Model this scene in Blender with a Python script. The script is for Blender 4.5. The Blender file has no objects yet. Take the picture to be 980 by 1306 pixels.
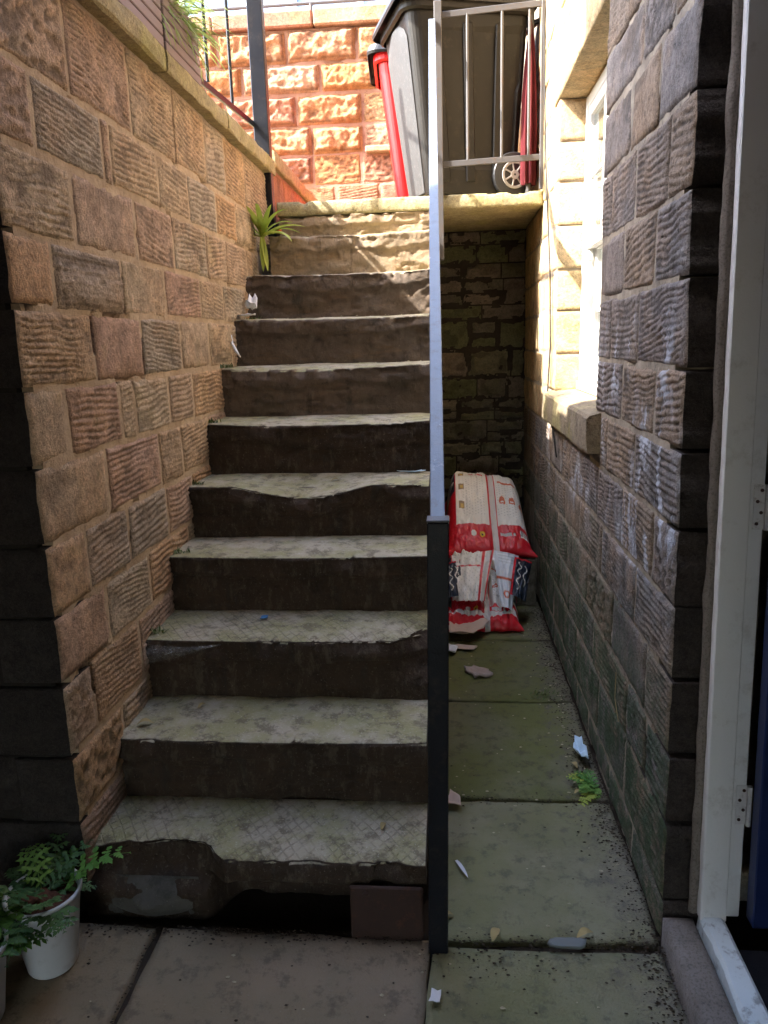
import bpy, math, random
import numpy as np
from mathutils import Vector, Matrix
random.seed(7)
scene = bpy.context.scene
COL = scene.collection
R_ = math.radians

# ------------------------------------------------------------------ camera
F_PX, W_PX, H_PX = 970.0, 980.0, 1306.0
VPX, VPY, ROLL, EYE = 568.0, 433.0, 0.03, 1.55
_cx, _cy = W_PX / 2, H_PX / 2
_D = np.array([(VPX - _cx) / F_PX, (VPY - _cy) / F_PX, 1.0]); _D /= np.linalg.norm(_D)
_k = -(_D[0] * ROLL + _D[1]) / _D[2]
_g = np.array([ROLL, 1.0, _k]); _g /= np.linalg.norm(_g)
_U = -_g; _X = np.cross(_D, _U)
_R = np.array([_X, _D, _U])
cam_d = bpy.data.cameras.new('camera'); cam = bpy.data.objects.new('camera', cam_d); COL.objects.link(cam)
_r, _u, _b = _R @ np.array([1., 0, 0]), -(_R @ np.array([0, 1., 0])), -(_R @ np.array([0, 0, 1.]))
cam.matrix_world = Matrix(((_r[0], _u[0], _b[0], 0), (_r[1], _u[1], _b[1], 0), (_r[2], _u[2], _b[2], EYE), (0, 0, 0, 1)))
cam_d.sensor_fit = 'VERTICAL'; cam_d.sensor_height = 24.0; cam_d.sensor_width = 18.0
cam_d.lens = 24.0 * F_PX / H_PX
cam_d.clip_start = 0.05; cam_d.clip_end = 500
scene.camera = cam

# ------------------------------------------------------------------ light
SUN_TO = Vector((-1.0, -0.38, 1.08)).normalized()
EL = math.asin(SUN_TO.z); ROT = math.atan2(SUN_TO.x, SUN_TO.y) % (2 * math.pi)
world = bpy.data.worlds.new('World'); scene.world = world; world.use_nodes = True
wn = world.node_tree.nodes; wl = world.node_tree.links
sky = wn.new('ShaderNodeTexSky'); sky.sky_type = 'NISHITA'; sky.sun_disc = False
sky.sun_elevation = EL; sky.sun_rotation = ROT; sky.air_density = 1.0; sky.dust_density = 2.0; sky.ozone_density = 0.6
wl.new(sky.outputs[0], wn['Background'].inputs[0]); wn['Background'].inputs[1].default_value = 0.15
sun_d = bpy.data.lights.new('sun', 'SUN'); sun_d.energy = 2.0; sun_d.angle = R_(0.5); sun_d.color = (1.0, 0.95, 0.87)
sun = bpy.data.objects.new('sun', sun_d); COL.objects.link(sun)
sun.rotation_euler = (-SUN_TO).to_track_quat('-Z', 'Y').to_euler(); sun.location = (-6, -3, 9)
scene.view_settings.view_transform = 'Standard'; scene.view_settings.look = 'None'
scene.view_settings.exposure = 3.7; scene.view_settings.gamma = 1.0

# ------------------------------------------------------------------ noise
def _h(ix, iy, s):
    v = np.sin(ix * 127.1 + iy * 311.7 + s * 74.7) * 43758.5453
    return v - np.floor(v)
def vn(x, y, s=0):
    x = np.asarray(x, float); y = np.asarray(y, float)
    ix, iy = np.floor(x), np.floor(y); fx, fy = x - ix, y - iy
    fx = fx * fx * (3 - 2 * fx); fy = fy * fy * (3 - 2 * fy)
    a, b, c, d = _h(ix, iy, s), _h(ix + 1, iy, s), _h(ix, iy + 1, s), _h(ix + 1, iy + 1, s)
    return a + (b - a) * fx + (c - a) * fy + (a - b - c + d) * fx * fy
def fbm(x, y, s=0, o=4):
    t = 0; a = .5; n = 0
    for i in range(o):
        t = t + a * vn(x * 2 ** i, y * 2 ** i, s + i * 3.1); n += a; a *= .5
    return t / n
def sst(a, b, x):
    t = np.clip((x - a) / (b - a), 0, 1); return t * t * (3 - 2 * t)

# ------------------------------------------------------------------ object helpers
WL = {}
def thing(name, label, cat, loc=(0, 0, 0), group=None, kind=None):
    o = bpy.data.objects.new(name, None); COL.objects.link(o); o.location = loc
    o.empty_display_size = .1
    tag(o, label, cat, group, kind); WL[o] = Vector(loc); return o
def tag(o, label=None, cat=None, group=None, kind=None):
    if label: o['label'] = label
    if cat: o['category'] = cat
    if group: o['group'] = group
    if kind: o['kind'] = kind
    return o
def mesh(name, V, Fc, mat, parent=None, smooth=True, loc=None, mats=None, midx=None):
    V = np.asarray(V, float)
    if loc is None:
        mn, mx = V.min(0), V.max(0); loc = np.array([(mn[0] + mx[0]) / 2, (mn[1] + mx[1]) / 2, mn[2]])
    loc = Vector(loc)
    me = bpy.data.meshes.new(name)
    if isinstance(Fc, np.ndarray) and Fc.ndim == 2:
        Fc = Fc.tolist()
    me.from_pydata((V - np.array(loc)).tolist(), [], Fc)
    if mats:
        for m in mats: me.materials.append(m)
        me.polygons.foreach_set('material_index', list(midx))
    else:
        me.materials.append(mat)
    if smooth: me.polygons.foreach_set('use_smooth', [True] * len(me.polygons))
    me.update()
    o = bpy.data.objects.new(name, me); COL.objects.link(o); WL[o] = loc
    if parent:
        o.parent = parent; o.location = loc - WL[parent]
    else:
        o.location = loc
    return o
class MB:
    """collects simple solids for one mesh"""
    def __init__(s): s.v = []; s.f = []
    def add(s, v, f):
        n = len(s.v); s.v += [tuple(p) for p in v]; s.f += [tuple(i + n for i in q) for q in f]; return s
    def box(s, a, b, bev=0.0, M=None):
        x0, y0, z0 = a; x1, y1, z1 = b
        c = min(bev, (x1 - x0) * .45, (y1 - y0) * .45, (z1 - z0) * .45)
        if c <= 0:
            v = [(x, y, z) for z in (z0, z1) for y in (y0, y1) for x in (x0, x1)]
            f = [(0, 2, 3, 1), (4, 5, 7, 6), (0, 1, 5, 4), (2, 6, 7, 3), (0, 4, 6, 2), (1, 3, 7, 5)]
        else:
            v = []; idx = {}
            for i, X in enumerate((x0, x1)):
                for j, Y in enumerate((y0, y1)):
                    for k, Z in enumerate((z0, z1)):
                        sx, sy, sz = (1, -1)[i], (1, -1)[j], (1, -1)[k]
                        for ax, p in ((0, (X, Y + sy * c, Z + sz * c)), (1, (X + sx * c, Y, Z + sz * c)), (2, (X + sx * c, Y + sy * c, Z))):
                            idx[i, j, k, ax] = len(v); v.append(p)
            g = lambda i, j, k, a: idx[i, j, k, a]
            f = []
            for i in (0, 1):
                q = [g(i, 0, 0, 0), g(i, 1, 0, 0), g(i, 1, 1, 0), g(i, 0, 1, 0)]; f.append(q if i else q[::-1])
                q = [g(0, i, 0, 1), g(0, i, 1, 1), g(1, i, 1, 1), g(1, i, 0, 1)]; f.append(q if i else q[::-1])
                q = [g(0, 0, i, 2), g(1, 0, i, 2), g(1, 1, i, 2), g(0, 1, i, 2)]; f.append(q if i else q[::-1])
            for a in (0, 1):
                for b2 in (0, 1):
                    f.append([g(0, a, b2, 1), g(1, a, b2, 1), g(1, a, b2, 2), g(0, a, b2, 2)])
                    f.append([g(a, 0, b2, 0), g(a, 1, b2, 0), g(a, 1, b2, 2), g(a, 0, b2, 2)])
                    f.append([g(a, b2, 0, 0), g(a, b2, 1, 0), g(a, b2, 1, 1), g(a, b2, 0, 1)])
            for i in (0, 1):
                for j in (0, 1):
                    for k in (0, 1): f.append([g(i, j, k, 0), g(i, j, k, 1), g(i, j, k, 2)])
            ce = np.array([(x0 + x1) / 2, (y0 + y1) / 2, (z0 + z1) / 2]); va = np.array(v); ff = []
            for q in f:
                p = va[list(q)]; n = np.cross(p[1] - p[0], p[2] - p[0])
                ff.append(tuple(q) if np.dot(n, p.mean(0) - ce) > 0 else tuple(q[::-1]))
            f = ff
        if M is not None: v = [tuple(M @ Vector(p)) for p in v]
        return s.add(v, f)
    def bar(s, p, q, w, d, up=(0, 0, 1), bev=.002):
        p, q = Vector(p), Vector(q); y = (q - p); L = y.length; y.normalize()
        x = y.cross(Vector(up)).normalized(); z = x.cross(y)
        M = Matrix(((x.x, y.x, z.x, p.x), (x.y, y.y, z.y, p.y), (x.z, y.z, z.z, p.z), (0, 0, 0, 1)))
        return s.box((-w / 2, 0, -d / 2), (w / 2, L, d / 2), bev, M)
    def tube(s, pts, rad, n=8):
        pts = [Vector(p) for p in pts]
        if not hasattr(rad, '__len__'): rad = [rad] * len(pts)
        v = []; f = []; ref = Vector((.31, .22, .92))
        for i, p in enumerate(pts):
            t = (pts[min(i + 1, len(pts) - 1)] - pts[max(i - 1, 0)]).normalized()
            a = t.cross(ref)
            if a.length < 1e-3: a = t.cross(Vector((1, 0, 0)))
            a.normalize(); b = t.cross(a)
            for k in range(n):
                an = 2 * math.pi * k / n; v.append(tuple(p + (a * math.cos(an) + b * math.sin(an)) * rad[i]))
        for i in range(len(pts) - 1):
            for k in range(n):
                k2 = (k + 1) % n; f.append((i * n + k, i * n + k2, (i + 1) * n + k2, (i + 1) * n + k))
        f.append(tuple(range(n))[::-1]); f.append(tuple((len(pts) - 1) * n + k for k in range(n)))
        return s.add(v, f)
    def lathe(s, prof, c, n=32):
        v = []; f = []
        for r, z in prof:
            for k in range(n):
                a = 2 * math.pi * k / n; v.append((c[0] + r * math.cos(a), c[1] + r * math.sin(a), c[2] + z))
        for i in range(len(prof) - 1):
            for k in range(n):
                k2 = (k + 1) % n; f.append((i * n + k, i * n + k2, (i + 1) * n + k2, (i + 1) * n + k))
        return s.add(v, f)
    def build(s, name, mat, parent=None, smooth=False, **k): return mesh(name, s.v, s.f, mat, parent, smooth, **k)

# ------------------------------------------------------------------ materials
class NT:
    def __init__(s, name):
        s.m = bpy.data.materials.new(name); s.m.use_nodes = True; s.t = s.m.node_tree
        s.b = s.t.nodes['Principled BSDF']
    def n(s, typ, props=None, **ins):
        x = s.t.nodes.new('ShaderNode' + typ)
        for k, v in (props or {}).items(): setattr(x, k, v)
        for k, v in ins.items():
            key = int(k[1:]) if k[0] == '_' and k[1:].isdigit() else k.replace('_', ' ')
            s.set(x.inputs[key], v)
        return x
    def set(s, sock, v):
        if hasattr(v, 'is_output'): s.t.links.new(v, sock)
        elif hasattr(v, 'outputs'): s.t.links.new(v.outputs[0], sock)
        else:
            if isinstance(v, (tuple, list)) and len(v) == 3 and sock.type == 'RGBA': v = (*v, 1)
            sock.default_value = v
    def pos(s): return s.n('NewGeometry').outputs['Position']
    def noise(s, vec, scale, detail=4, rough=.6, dist=0):
        return s.n('TexNoise', Vector=vec, Scale=scale, Detail=detail, Roughness=rough, Distortion=dist).outputs['Fac']
    def mapv(s, vec, sc=(1, 1, 1), loc=(0, 0, 0)): return s.n('Mapping', Vector=vec, Scale=sc, Location=loc).outputs[0]
    def step(s, v, a, b, c=0., d=1.):
        x = s.n('MapRange', {'interpolation_type': 'SMOOTHSTEP'}); s.set(x.inputs[0], v)
        for i, q in enumerate((a, b, c, d)): x.inputs[i + 1].default_value = q
        return x.outputs[0]
    def math(s, op, a, b=0.): return s.n('Math', {'operation': op}, _0=a, _1=b).outputs[0]
    def mix(s, f, a, b, mode='MIX'):
        x = s.n('Mix', {'data_type': 'RGBA', 'blend_type': mode}); s.set(x.inputs[0], f); s.set(x.inputs[6], a); s.set(x.inputs[7], b)
        return x.outputs[2]
    def ramp(s, f, stops):
        x = s.n('ValToRGB'); s.set(x.inputs[0], f); e = x.color_ramp.elements
        while len(e) < len(stops): e.new(.5)
        for q, (p, c) in zip(e, stops): q.position = p; q.color = (*c, 1)
        return x.outputs[0]
    def z(s): return s.n('SeparateXYZ', _0=s.pos()).outputs[2]
    def bump(s, hs, strength=.5, dist=.01):
        prev = None
        for h, k in hs:
            b = s.n('Bump', Height=h, Strength=strength, Distance=dist * k)
            if prev: s.set(b.inputs['Normal'], prev)
            prev = b.outputs[0]
        s.set(s.b.inputs['Normal'], prev)
    def out(s, col, rough=.9, spec=.3):
        s.set(s.b.inputs['Base Color'], col); s.set(s.b.inputs['Roughness'], rough)
        s.b.inputs['Specular IOR Level'].default_value = spec
        return s.m

def stone_mat(name, cols, var=.5, tint=(.45, .26, .12), tintamt=.35, moss=None, efflor=0., lich=0., bstr=.8, dark=(.05, .045, .04), darkamt=.5, pitamt=.8):
    t = NT(name); P = t.pos(); rnd = t.n('ObjectInfo').outputs['Random']
    st = [(i / max(1, len(cols) - 1), c) for i, c in enumerate(cols)]
    col = t.ramp(rnd, st)
    off = t.n('CombineXYZ', X=t.math('MULTIPLY', rnd, 37.), Y=t.math('MULTIPLY', rnd, 11.), Z=0.)
    Pv = t.n('VectorMath', {'operation': 'ADD'}, _0=P, _1=off.outputs[0]).outputs[0]
    n1 = t.noise(Pv, 3.2, 5, .65); n2 = t.noise(Pv, 14, 6, .7); n3 = t.noise(Pv, 90, 4, .7); n4 = t.noise(Pv, 300, 3, .8)
    col = t.mix(t.math('MULTIPLY', t.step(n1, .45, .68), tintamt), col, tint)
    n5 = t.noise(Pv, 38, 5, .75)
    v = t.math('ADD', t.math('MULTIPLY', t.step(n2, .28, .72), var * .8), t.math('ADD', t.math('ADD', t.math('MULTIPLY', t.step(n3, .32, .68), var * .7), t.math('MULTIPLY', t.step(n4, .35, .65), var * .6)), t.math('ADD', t.math('MULTIPLY', t.step(n5, .36, .64), var * .5), 1 - var * 1.25)))
    col = t.mix(1.0, col, t.n('CombineColor', _0=v, _1=v, _2=v).outputs[0], 'MULTIPLY')
    grime = t.math('MULTIPLY', t.step(t.noise(Pv, 6.5, 7, .75, .6), .56, .72), darkamt)
    col = t.mix(grime, col, dark)
    pit = t.step(n3, .30, .40, 1., 0.)
    col = t.mix(t.math('MULTIPLY', pit, .45), col, dark)
    pa = t.n('Attribute', {'attribute_name': 'pit'}).outputs['Fac']
    col = t.mix(t.math('MULTIPLY', t.math('MULTIPLY', pa, t.step(n2, .2, .5)), pitamt), col, tuple(.24 * q for q in cols[0]))
    hi = t.math('MULTIPLY', t.math('MULTIPLY', t.step(pa, .25, .05), t.step(n4, .52, .68)), .35)
    col = t.mix(hi, col, tuple(min(.8, 1.5 * q + .03) for q in cols[0]))
    if lich:
        col = t.mix(t.math('MULTIPLY', t.step(t.noise(P, 4, 6, .7), .55, .7), lich), col, (.32, .27, .07))
    if efflor:
        s = t.noise(t.mapv(P, (5, 5, 2.4)), 1.5, 6, .68, .8)
        s2 = t.step(t.noise(P, 2.1, 3, .6), .48, .6)
        zz = t.z(); band = t.math('MULTIPLY', t.step(zz, .75, 1.0), t.step(zz, 1.45, 1.75, 1., 0.))
        m = t.math('MULTIPLY', t.math('MULTIPLY', t.step(s, .52, .62), t.math('ADD', t.math('MULTIPLY', s2, .7), .25)), t.math('MULTIPLY', band, efflor))
        col = t.mix(m, col, (.58, .60, .66))
    if moss:
        z0, z1, amt = moss
        m = t.math('MULTIPLY', t.step(t.math('ADD', t.z(), t.math('MULTIPLY', t.math('SUBTRACT', n1, .5), .9)), z0, z1, 1., 0.), t.math('MULTIPLY', t.step(n2, .3, .6), amt))
        col = t.mix(m, col, (.05, .085, .04))
    t.bump([(n2, 1.0), (n3, .75), (n4, .3)], bstr, .014)
    return t.out(col, .92, .25)

def mortar_mat(name, c1, c2):
    t = NT(name); P = t.pos()
    n = t.noise(P, 9, 6, .7); n2 = t.noise(P, 120, 4, .8)
    col = t.mix(t.step(n, .35, .65), c1, c2)
    col = t.mix(t.step(t.noise(P, 30, 5, .8), .55, .7), col, tuple(x * .35 for x in c1))
    t.bump([(n, 1.), (n2, .4)], .7, .012); return t.out(col, .95, .2)

def flat_mat(name, c, rough=.6, spec=.4, metal=0., var=.15, dirt=None, dirtamt=.6, sc=8, bstr=.15, bsc=160):
    t = NT(name); P = t.pos()
    n = t.noise(P, sc, 6, .7); n2 = t.noise(P, bsc, 3, .7)
    v = t.math('ADD', t.math('MULTIPLY', n, var * 2), 1 - var)
    col = t.mix(1., c, t.n('CombineColor', _0=v, _1=v, _2=v).outputs[0], 'MULTIPLY')
    if dirt: col = t.mix(t.math('MULTIPLY', t.step(t.noise(P, sc * 2.5, 7, .75), .52, .68), dirtamt), col, dirt)
    t.bump([(n2, 1.)], bstr, .004); t.b.inputs['Metallic'].default_value = metal
    r = t.math('ADD', rough - .08, t.math('MULTIPLY', n, .18)); return t.out(col, r, spec)

M = {}
M['stone_left'] = stone_mat('warm_sandstone', [(.53, .375, .24), (.48, .30, .215), (.57, .43, .28), (.41, .335, .26), (.58, .345, .18), (.52, .385, .25), (.52, .335, .25), (.45, .36, .22)],
                            tint=(.55, .32, .17), tintamt=.45, moss=(.0, .55, .5), lich=.28, darkamt=.42, var=.55, pitamt=.9)
M['mortar_left'] = mortar_mat('pale_lime_mortar', (.58, .42, .27), (.44, .31, .195))
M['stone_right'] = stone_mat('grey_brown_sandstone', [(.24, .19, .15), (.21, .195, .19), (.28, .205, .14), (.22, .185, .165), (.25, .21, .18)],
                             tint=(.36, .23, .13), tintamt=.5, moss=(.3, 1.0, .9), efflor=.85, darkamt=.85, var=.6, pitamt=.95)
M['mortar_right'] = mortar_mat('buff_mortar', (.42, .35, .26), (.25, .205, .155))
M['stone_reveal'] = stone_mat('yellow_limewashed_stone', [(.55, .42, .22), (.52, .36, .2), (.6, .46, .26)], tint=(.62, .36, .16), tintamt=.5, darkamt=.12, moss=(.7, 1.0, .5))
M['sill'] = stone_mat('weathered_sill_stone', [(.30, .235, .16), (.28, .22, .15)], tint=(.42, .36, .14), tintamt=.7, darkamt=.6, lich=.5)
M['stone_far'] = stone_mat('salmon_sandstone', [(.40, .19, .12), (.45, .255, .13), (.36, .165, .115), (.44, .21, .09), (.40, .225, .16), (.46, .28, .17)], tint=(.44, .19, .07), tintamt=.5, darkamt=.2)
M['mortar_far'] = mortar_mat('pink_mortar', (.40, .22, .155), (.34, .18, .125))
M['stone_dark'] = stone_mat('damp_rubble_stone', [(.15, .125, .10), (.10, .09, .07), (.19, .15, .12), (.115, .12, .06), (.14, .12, .095)], tint=(.06, .075, .025), tintamt=.6, darkamt=.5)
M['mortar_dark'] = mortar_mat('damp_mortar', (.045, .036, .029), (.028, .024, .02))
M['stone_soot'] = stone_mat('sooty_return_stone', [(.055, .045, .04), (.045, .036, .032), (.065, .05, .044)], tint=(.05, .04, .035))  # near-black tone stands for shade on the passage-facing returns
M['coping'] = stone_mat('mossy_coping_stone', [(.44, .33, .16), (.40, .32, .17), (.46, .34, .15)], tint=(.34, .30, .08), tintamt=.6, darkamt=.4, lich=.4)
M['slab'] = stone_mat('mossy_landing_stone', [(.40, .34, .2), (.38, .32, .18)], tint=(.36, .33, .10), tintamt=.6, darkamt=.4)

def step_mat(name, hatch, lift=1.):
    t = NT(name); P = t.pos(); rnd = t.n('ObjectInfo').outputs['Random']
    n1 = t.noise(P, 4, 6, .7); n2 = t.noise(P, 18, 6, .75); n3 = t.noise(P, 130, 4, .75)
    base = t.mix(t.step(n1, .35, .65), (.155, .11, .078), (.11, .083, .062))
    base = t.mix(t.math('MULTIPLY', t.step(n2, .52, .66), .6), base, (.05, .04, .032))
    base = t.mix(t.math('MULTIPLY', t.step(t.noise(t.mapv(P, (3, 3, 14)), 1.6, 5, .7), .55, .7), .45), base, (.20, .125, .07))
    if lift != 1.: base = t.mix(1., base, (lift * (1.12 if lift < 1 else 1.), lift * (.95 if lift < 1 else 1.02), lift * (.82 if lift < 1 else .92)), 'MULTIPLY')  # low lift paints shade into the riser colour of the lower steps
    gr = t.step(t.noise(t.mapv(P, (1, 1, .35)), 26, 6, .75), .50, .66)
    base = t.mix(t.math('MULTIPLY', gr, .38), base, (.17, .135, .10))
    base = t.mix(t.math('MULTIPLY', t.step(n3, .60, .68), .5), base, (.24, .20, .155))
    base = t.mix(t.math('MULTIPLY', t.step(t.noise(t.mapv(P, (7, 7, 1.2)), 2.2, 5, .7), .56, .70), .6), base, (.035, .03, .024))
    up = t.step(t.n('SeparateXYZ', _0=t.n('NewGeometry').outputs['Normal']).outputs[2], .80, .96)
    alg_lit = t.mix(t.step(t.noise(P, 5.5, 5, .7), .38, .62), (.45, .385, .28), (.335, .305, .155))
    alg_lit = t.mix(t.math('MULTIPLY', t.step(n2, .48, .62), .75), alg_lit, (.15, .125, .08))
    alg_lit = t.mix(t.math('MULTIPLY', t.step(n3, .58, .66), .5), alg_lit, (.66, .62, .50))
    col = t.mix(up, base, alg_lit)  # upward faces get algae tint plus a paler tone standing for skylight
    hs = [(n2, 1.2), (t.noise(P, 48, 5, .75), .9), (n3, .7)]
    if hatch:
        lat = None
        for sx, sy in ((30, 21), (30, -21)):
            s = t.n('SeparateXYZ', _0=P); q = t.math('ADD', t.math('MULTIPLY', s.outputs[0], sx), t.math('MULTIPLY', s.outputs[1], sy))
            q = t.math('ADD', q, t.math('MULTIPLY', n1, 1.2))
            f = t.math('ABSOLUTE', t.math('SUBTRACT', t.math('FRACT', q), .5)); l = t.step(t.math('ADD', f, t.math('MULTIPLY', t.math('SUBTRACT', n2, .5), .16)), .02, .12)
            lat = l if lat is None else t.math('MULTIPLY', lat, l)
        wear = t.step(t.noise(P, 6.5, 5, .7), .36, .58)
        lat = t.math('ADD', t.math('MULTIPLY', t.math('SUBTRACT', lat, 1.), t.math('MULTIPLY', wear, up)), 1.)
        hs.append((lat, .9)); col = t.mix(t.math('MULTIPLY', t.math('SUBTRACT', 1., lat), .38), col, (.15, .125, .09))
    t.bump(hs, .6, .008); return t.out(col, .85, .3)
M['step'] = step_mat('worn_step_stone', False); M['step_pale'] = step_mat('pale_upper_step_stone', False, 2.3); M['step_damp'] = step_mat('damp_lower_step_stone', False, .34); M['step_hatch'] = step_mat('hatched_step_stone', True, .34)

def flag_mat(name, c1, c2, algae, amt):
    t = NT(name); P = t.pos(); n1 = t.noise(P, 2.6, 5, .65); n2 = t.noise(P, 16, 7, .75); n3 = t.noise(P, 160, 4, .75)
    col = t.mix(t.step(n1, .35, .65), c1, c2)
    if algae: col = t.mix(t.math('MULTIPLY', t.step(t.noise(P, 1.9, 6, .6), .34, .6), amt), col, algae)
    col = t.mix(t.math('MULTIPLY', t.step(n2, .50, .64), .65), col, tuple(.38 * q for q in c1))
    col = t.mix(t.math('MULTIPLY', t.step(n3, .62, .7), .35), col, (.35, .33, .28))
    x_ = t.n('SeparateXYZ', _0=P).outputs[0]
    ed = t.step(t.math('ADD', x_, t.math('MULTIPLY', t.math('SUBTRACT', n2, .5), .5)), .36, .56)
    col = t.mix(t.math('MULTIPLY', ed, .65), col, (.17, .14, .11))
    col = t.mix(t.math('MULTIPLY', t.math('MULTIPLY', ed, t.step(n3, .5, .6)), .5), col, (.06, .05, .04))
    t.bump([(n1, 1.2), (n2, 1.), (n3, .6)], .7, .008)
    return t.out(col, t.math('ADD', .62, t.math('MULTIPLY', n2, .3)), .35)
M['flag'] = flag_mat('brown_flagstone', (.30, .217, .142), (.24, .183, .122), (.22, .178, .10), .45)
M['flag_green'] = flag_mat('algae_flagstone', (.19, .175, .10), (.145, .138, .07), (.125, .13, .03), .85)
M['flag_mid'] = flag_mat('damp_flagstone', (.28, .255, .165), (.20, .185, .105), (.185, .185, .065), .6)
M['patch'] = flag_mat('rough_mortar_patch', (.11, .10, .085), (.075, .068, .058), None, 0)
M['soil'] = flat_mat('soil', (.05, .038, .028), .95, .1, var=.4, sc=30, bstr=1., bsc=90)
M['black_paint'] = flat_mat('black_gloss_paint', (.008, .009, .014), .32, .3, var=.3, dirt=(.06, .045, .035), dirtamt=.35, bstr=.3, bsc=220)
M['grey_paint'] = flat_mat('weathered_grey_paint', (.075, .07, .07), .42, .5, var=.25, dirt=(.10, .055, .03), dirtamt=.6, bstr=.35, bsc=200)
M['rail_paint'] = flat_mat('glossy_blue_grey_rail_paint', (.17, .205, .27), .24, .7, var=.2, dirt=(.12, .09, .08), dirtamt=.35, sc=12, bstr=.5, bsc=260)  # blue of the mirrored sky is mixed into the grey paint
M['rust'] = flat_mat('rusty_plate_steel', (.05, .026, .02), .7, .3, var=.4, dirt=(.11, .04, .022), dirtamt=.7, sc=14, bstr=.4)
M['white_paint'] = flat_mat('aged_white_paint', (.78, .77, .77), .5, .4, var=.06, dirt=(.38, .34, .30), dirtamt=.35, sc=4)
M['white_sash'] = flat_mat('white_window_paint', (.78, .77, .73), .5, .4, var=.05)
M['blue_door'] = flat_mat('navy_door_paint', (.012, .025, .10), .35, .5, var=.15)
M['mat'] = flat_mat('dark_door_mat', (.018, .018, .022), .95, .1, var=.4, sc=60, bstr=1., bsc=300)
M['threshold_paint'] = flat_mat('chipped_pale_threshold_paint', (.60, .66, .68), .45, .4, var=.1, dirt=(.2, .2, .2), dirtamt=.8, sc=9)
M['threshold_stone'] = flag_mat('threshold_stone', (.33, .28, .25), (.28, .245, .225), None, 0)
M['hinge'] = flat_mat('painted_hinge_steel', (.68, .66, .66), .4, .5, var=.15, dirt=(.14, .06, .03), dirtamt=.6, sc=25)
M['planter'] = flat_mat('mauve_brown_board', (.27, .19, .18), .7, .3, var=.2, dirt=(.24, .19, .18), dirtamt=.4, sc=10)
M['bin_grey'] = flat_mat('dark_grey_bin_plastic', (.017, .0145, .012), .42, .25, var=.3, dirt=(.05, .04, .03), dirtamt=.5, sc=6, bstr=.25)
M['bin_dusty'] = flat_mat('dusty_grey_bin_plastic', (.05, .05, .05), .6, .4, var=.25, dirt=(.115, .11, .105), dirtamt=.8, sc=22, bstr=.3)
M['bin_red'] = flat_mat('red_bin_plastic', (.62, .003, .005), .4, .5, var=.1)
M['bin_black'] = flat_mat('black_lid_plastic', (.018, .018, .02), .4, .5, var=.2)
M['wheel_grey'] = flat_mat('grey_wheel_plastic', (.30, .27, .24), .5, .4, var=.15)
M['maroon'] = flat_mat('maroon_canvas', (.115, .018, .022), .9, .2, var=.3, bstr=.4, bsc=300)
M['pot'] = flat_mat('white_pot_plastic', (.60, .60, .60), .45, .4, var=.08, dirt=(.3, .28, .25), dirtamt=.3)
M['terracotta'] = flat_mat('reddish_potting_soil', (.10, .045, .028), .95, .1, var=.4, sc=40, bstr=1., bsc=100)
M['paper'] = flat_mat('white_paper', (.74, .73, .74), .8, .2, var=.08)
M['card'] = flat_mat('pale_cardboard', (.58, .44, .36), .85, .2, var=.15)
M['wrapper'] = flat_mat('pale_blue_wrapper', (.52, .66, .76), .45, .4, var=.15)
M['blue_bit'] = flat_mat('blue_plastic_scrap', (.05, .20, .45), .4, .5)
M['orange_bit'] = flat_mat('orange_peel_scrap', (.6, .16, .03), .6, .4)
M['lump'] = flat_mat('pale_mortar_lump', (.42, .33, .29), .95, .2, var=.3, sc=30, bstr=1., bsc=90)
M['slate'] = flat_mat('grey_slate', (.17, .18, .17), .7, .3, var=.15)
M['debris'] = flat_mat('dark_leaf_litter', (.055, .04, .028), .95, .15, var=.6, sc=60)
M['debris_pale'] = flat_mat('pale_leaf_litter', (.42, .36, .24), .9, .15, var=.5, sc=60)
M['dryleaf'] = flat_mat('dry_leaf', (.36, .27, .12), .8, .2, var=.3, sc=50)
M['cable'] = flat_mat('black_cable', (.03, .028, .026), .6, .3)
M['plaster'] = flat_mat('building_stone', (.36, .27, .18), .9, .2, var=.25, dirt=(.2, .15, .1), sc=2.5, bstr=.8, bsc=60)
M['pale_facade'] = flat_mat('pale_blue_facade', (.34, .42, .52), .7, .3, var=.05)
M['curtain'] = flat_mat('white_blind', (.78, .77, .74), .8, .2, var=.04)
M['silk'] = flat_mat('cobweb_silk', (.7, .7, .7), .8, .2)

def leaf_mat(name, c, c2, tr=.25):
    t = NT(name); P = t.pos(); n = t.noise(P, 30, 4, .6); rnd = t.n('ObjectInfo').outputs['Random']
    f = t.math('ADD', t.math('MULTIPLY', n, .6), t.math('MULTIPLY', rnd, .4))
    col = t.mix(t.step(f, .3, .65), c, c2); t.bump([(t.noise(P, 120, 3, .6), 1.)], .3, .003)
    m = t.out(col, .5, .4)
    bs = t.b; tl = t.n('BsdfTranslucent', Color=col); mx = t.n('MixShader', _0=tr, _1=bs.outputs[0], _2=tl.outputs[0])
    t.t.links.new(mx.outputs[0], t.t.nodes['Material Output'].inputs[0]); return m
M['leaf_bright'] = leaf_mat('bright_green_leaf', (.30, .40, .05), (.46, .52, .09), .4)
M['leaf_dark'] = leaf_mat('deep_green_leaf', (.05, .12, .035), (.10, .19, .06))
M['leaf_fern'] = leaf_mat('fern_green_leaf', (.10, .24, .04), (.20, .36, .07))
M['leaf_grass'] = leaf_mat('pale_grass_leaf', (.24, .34, .07), (.40, .48, .14), .4)
M['moss'] = leaf_mat('moss_green', (.05, .08, .02), (.10, .13, .03), .1)
M['straw'] = leaf_mat('straw_stalk', (.40, .30, .14), (.30, .22, .10), .1)
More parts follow.
